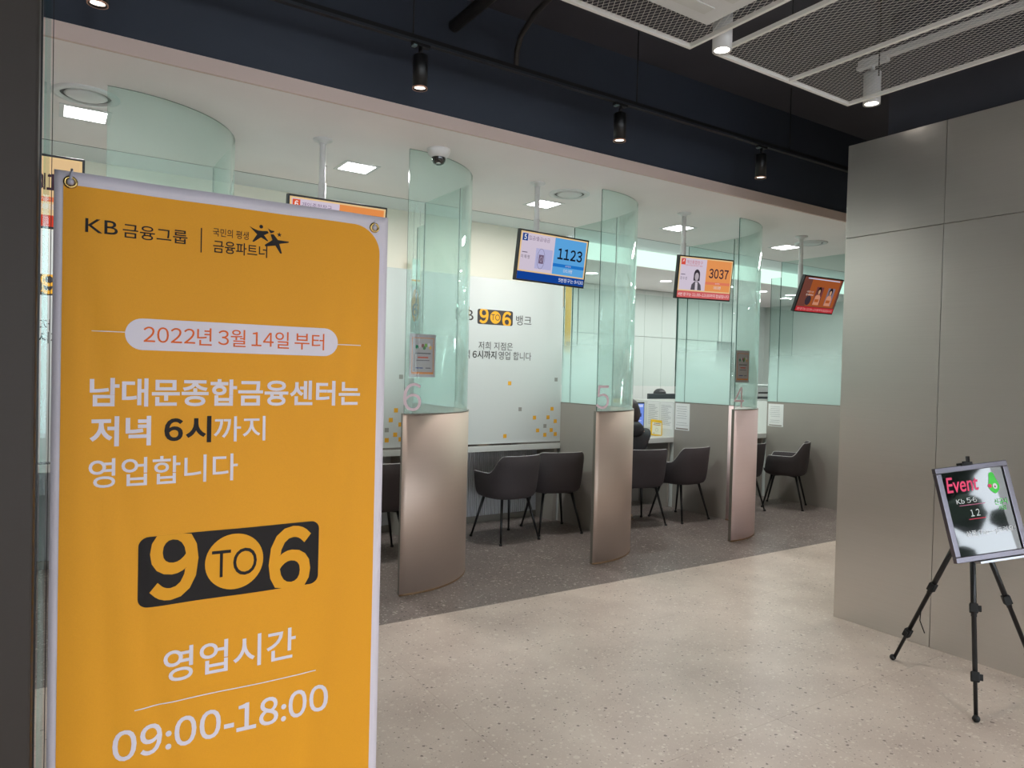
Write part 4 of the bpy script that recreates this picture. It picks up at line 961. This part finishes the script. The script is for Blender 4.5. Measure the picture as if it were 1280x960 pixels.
def person(name_label, loc, rz, jacket, trousers, hairm, long_hair, hood):
    t = thing('person', name_label, 'person', loc, rz)     # faces +Y
    # one continuous body: pelvis, spine, neck, head, arms, hands, legs
    V = [(0, 0, .52), (0, .0, .66), (0, -.01, .82), (0, -.02, .95), (0, .0, 1.03), (0, .02, 1.09), (0, .045, 1.15), (0, .03, 1.22)]
    E = [(0, 1), (1, 2), (2, 3), (3, 4), (4, 5), (5, 6), (6, 7)]; Rr = [(.15, .12), (.13, .10), (.14, .105), (.11, .08), (.05, .05), (.055, .06), (.074, .088), (.066, .08)]
    for s in (-1, 1):
        b = len(V); V += [(s * .17, -.01, .94), (s * .205, .09, .78), (s * .18, .22, .80 if True else 0), (s * .15, .33, .845), (s * .145, .40, .845)]; E += [(3, b), (b, b + 1), (b + 1, b + 2), (b + 2, b + 3), (b + 3, b + 4)]; Rr += [.055, .045, .038, .028, .032]
        for k, dx in enumerate((-.024, -.008, .008, .024)):
            f = len(V); L_ = (.055, .066, .06, .045)[k]; V += [(s * .145 + dx, .43, .846), (s * .145 + dx, .43 + L_ * .5, .846), (s * .145 + dx, .43 + L_, .838)]; E += [(b + 4, f), (f, f + 1), (f + 1, f + 2)]; Rr += [.009, .008, .007]
        f = len(V); V += [(s * .108, .40, .842), (s * .092, .425, .838)]; E += [(b + 4, f), (f, f + 1)]; Rr += [.010, .008]
        h = len(V); V += [(s * .10, .08, .515), (s * .12, .36, .52), (s * .12, .32, .30), (s * .12, .17, .10), (s * .125, .19, .045), (s * .13, .30, .03)]; E += [(0, h), (h, h + 1), (h + 1, h + 2), (h + 2, h + 3), (h + 3, h + 4), (h + 4, h + 5)]; Rr += [.088, .066, .052, .038, .036, .026]
    skin('body', V, E, Rr, m_skin, t)
    # clothes
    JV = [(0, 0, .50), (0, 0, .66), (0, -.015, .82), (0, -.025, .95), (0, -.005, 1.03)]; JE = [(0, 1), (1, 2), (2, 3), (3, 4)]; JR = [(.19, .15), (.165, .135), (.175, .135), (.14, .11), (.085, .075)]
    for s in (-1, 1):
        b = len(JV); JV += [(s * .175, -.01, .94), (s * .215, .09, .775), (s * .185, .22, .80), (s * .155, .32, .845)]; JE += [(3, b), (b, b + 1), (b + 1, b + 2), (b + 2, b + 3)]; JR += [.078, .066, .056, .042]
    jk = skin('jacket', JV, JE, JR, jacket, t)
    if hood:
        hb = bmesh.new(); ellip(hb, (0, -.085, .985), (.115, .055, .085)); ellip(hb, (0, -.04, 1.03), (.105, .085, .05)); obj('hood', hb, jacket, jk, smooth=True)
        for k, z in enumerate((.60, .70, .80, .89)):
            pass
    TV, TE, TR = [(0, .0, .50), (0, .05, .51)], [(0, 1)], [(.155, .12), (.13, .10)]
    for s in (-1, 1):
        h = len(TV); TV += [(s * .10, .10, .52), (s * .12, .36, .525), (s * .12, .33, .30), (s * .12, .17, .09)]; TE += [(0, h), (h, h + 1), (h + 1, h + 2), (h + 2, h + 3)]; TR += [.10, .078, .064, .056]
    skin('trousers', TV, TE, TR, trousers, t)
    for s in (-1, 1):
        sb = bmesh.new(); ellip(sb, (s * .127, .23, .045), (.045, .125, .04)); bx(sb, s * .127 - .042, s * .127 + .042, .115, .35, .0, .022, 1, bev=.008)
        obj('shoe', sb, [mat('patterned_shoe_canvas', srgb(150, 128, 100), .8, noise_amt=.7, nscale=45), mat('black_rubber', srgb(18, 18, 18), .7)], t, smooth=True)
    # face and ears
    fb = bmesh.new()
    ellip(fb, (0, .118, 1.155), (.011, .022, .022)); ellip(fb, (.078, .03, 1.165), (.010, .02, .03)); ellip(fb, (-.078, .03, 1.165), (.010, .02, .03)); obj('nose_and_ears', fb, m_skin, t, smooth=True)
    for s in (-1, 1):
        e = bmesh.new(); ellip(e, (s * .030, .106, 1.178), (.013, .010, .007)); ey = obj('eye', e, mat('eye_white', srgb(235, 235, 235), .2), t, smooth=True)
        e = bmesh.new(); ellip(e, (s * .030, .1135, 1.178), (.006, .004, .006)); obj('iris', e, mat('dark_iris', srgb(30, 20, 18), .2), ey, smooth=True)
    e = bmesh.new(); ellip(e, (0, .112, 1.112), (.024, .010, .006)); obj('mouth', e, mat('lips', srgb(170, 95, 90), .5), t, smooth=True)
    hb = bmesh.new(); ellip(hb, (0, .015, 1.215), (.092, .105, .09), 28, 20)
    if long_hair: ellip(hb, (0, -.045, 1.15), (.088, .062, .12), 24, 16)
    else: ellip(hb, (0, -.03, 1.17), (.082, .068, .075), 24, 16)
    for v in hb.verts:
        if v.co.y > .06 and v.co.z < 1.235: v.co.y = .06 + (v.co.y - .06) * .1 ; 
        n_ = noise.noise(v.co * 40); v.co += v.co.normalized() * 0 + Vector((n_, n_, n_)) * .004
    obj('hair', hb, hairm, t, smooth=True)
    t.scale = (.97, .97, .965); return t
m_jack = mat('black_padded_jacket', srgb(17, 19, 25), .6, noise_amt=.2, nscale=40, bump=.6, bscale=30)
person('customer in a black hooded jacket seated at the desk, seen from behind', (4.89, 5.32, 0), R(-8), m_jack, mat('dark_trousers', srgb(36, 36, 42), .8), m_hair, True, True)
person('seated teller facing the hall, only dark hair visible above the monitor', (7.33, 7.38, .05), R(176), mat('charcoal_uniform', srgb(70, 72, 78), .7), mat('dark_trousers', srgb(36, 36, 42), .8), m_hair2, False, False)
st = thing('office_stool', 'grey round office stool under the seated teller', 'stool', (7.33, 7.40, 0))
obj('seat', lathe(bmesh.new(), [(0, .44), (.19, .44), (.21, .47), (.19, .50), (0, .505)]), m_fabin, st, smooth=True); obj('column', tube(bmesh.new(), [(0, 0, .06), (0, 0, .44)], .025, 12), m_chrome, st)
for k in range(5): obj('leg', tube(bmesh.new(), [(0, 0, .07), (.25 * math.cos(k * 1.2566), .25 * math.sin(k * 1.2566), .02)], [.02, .012], 8), m_blackmetal, st)
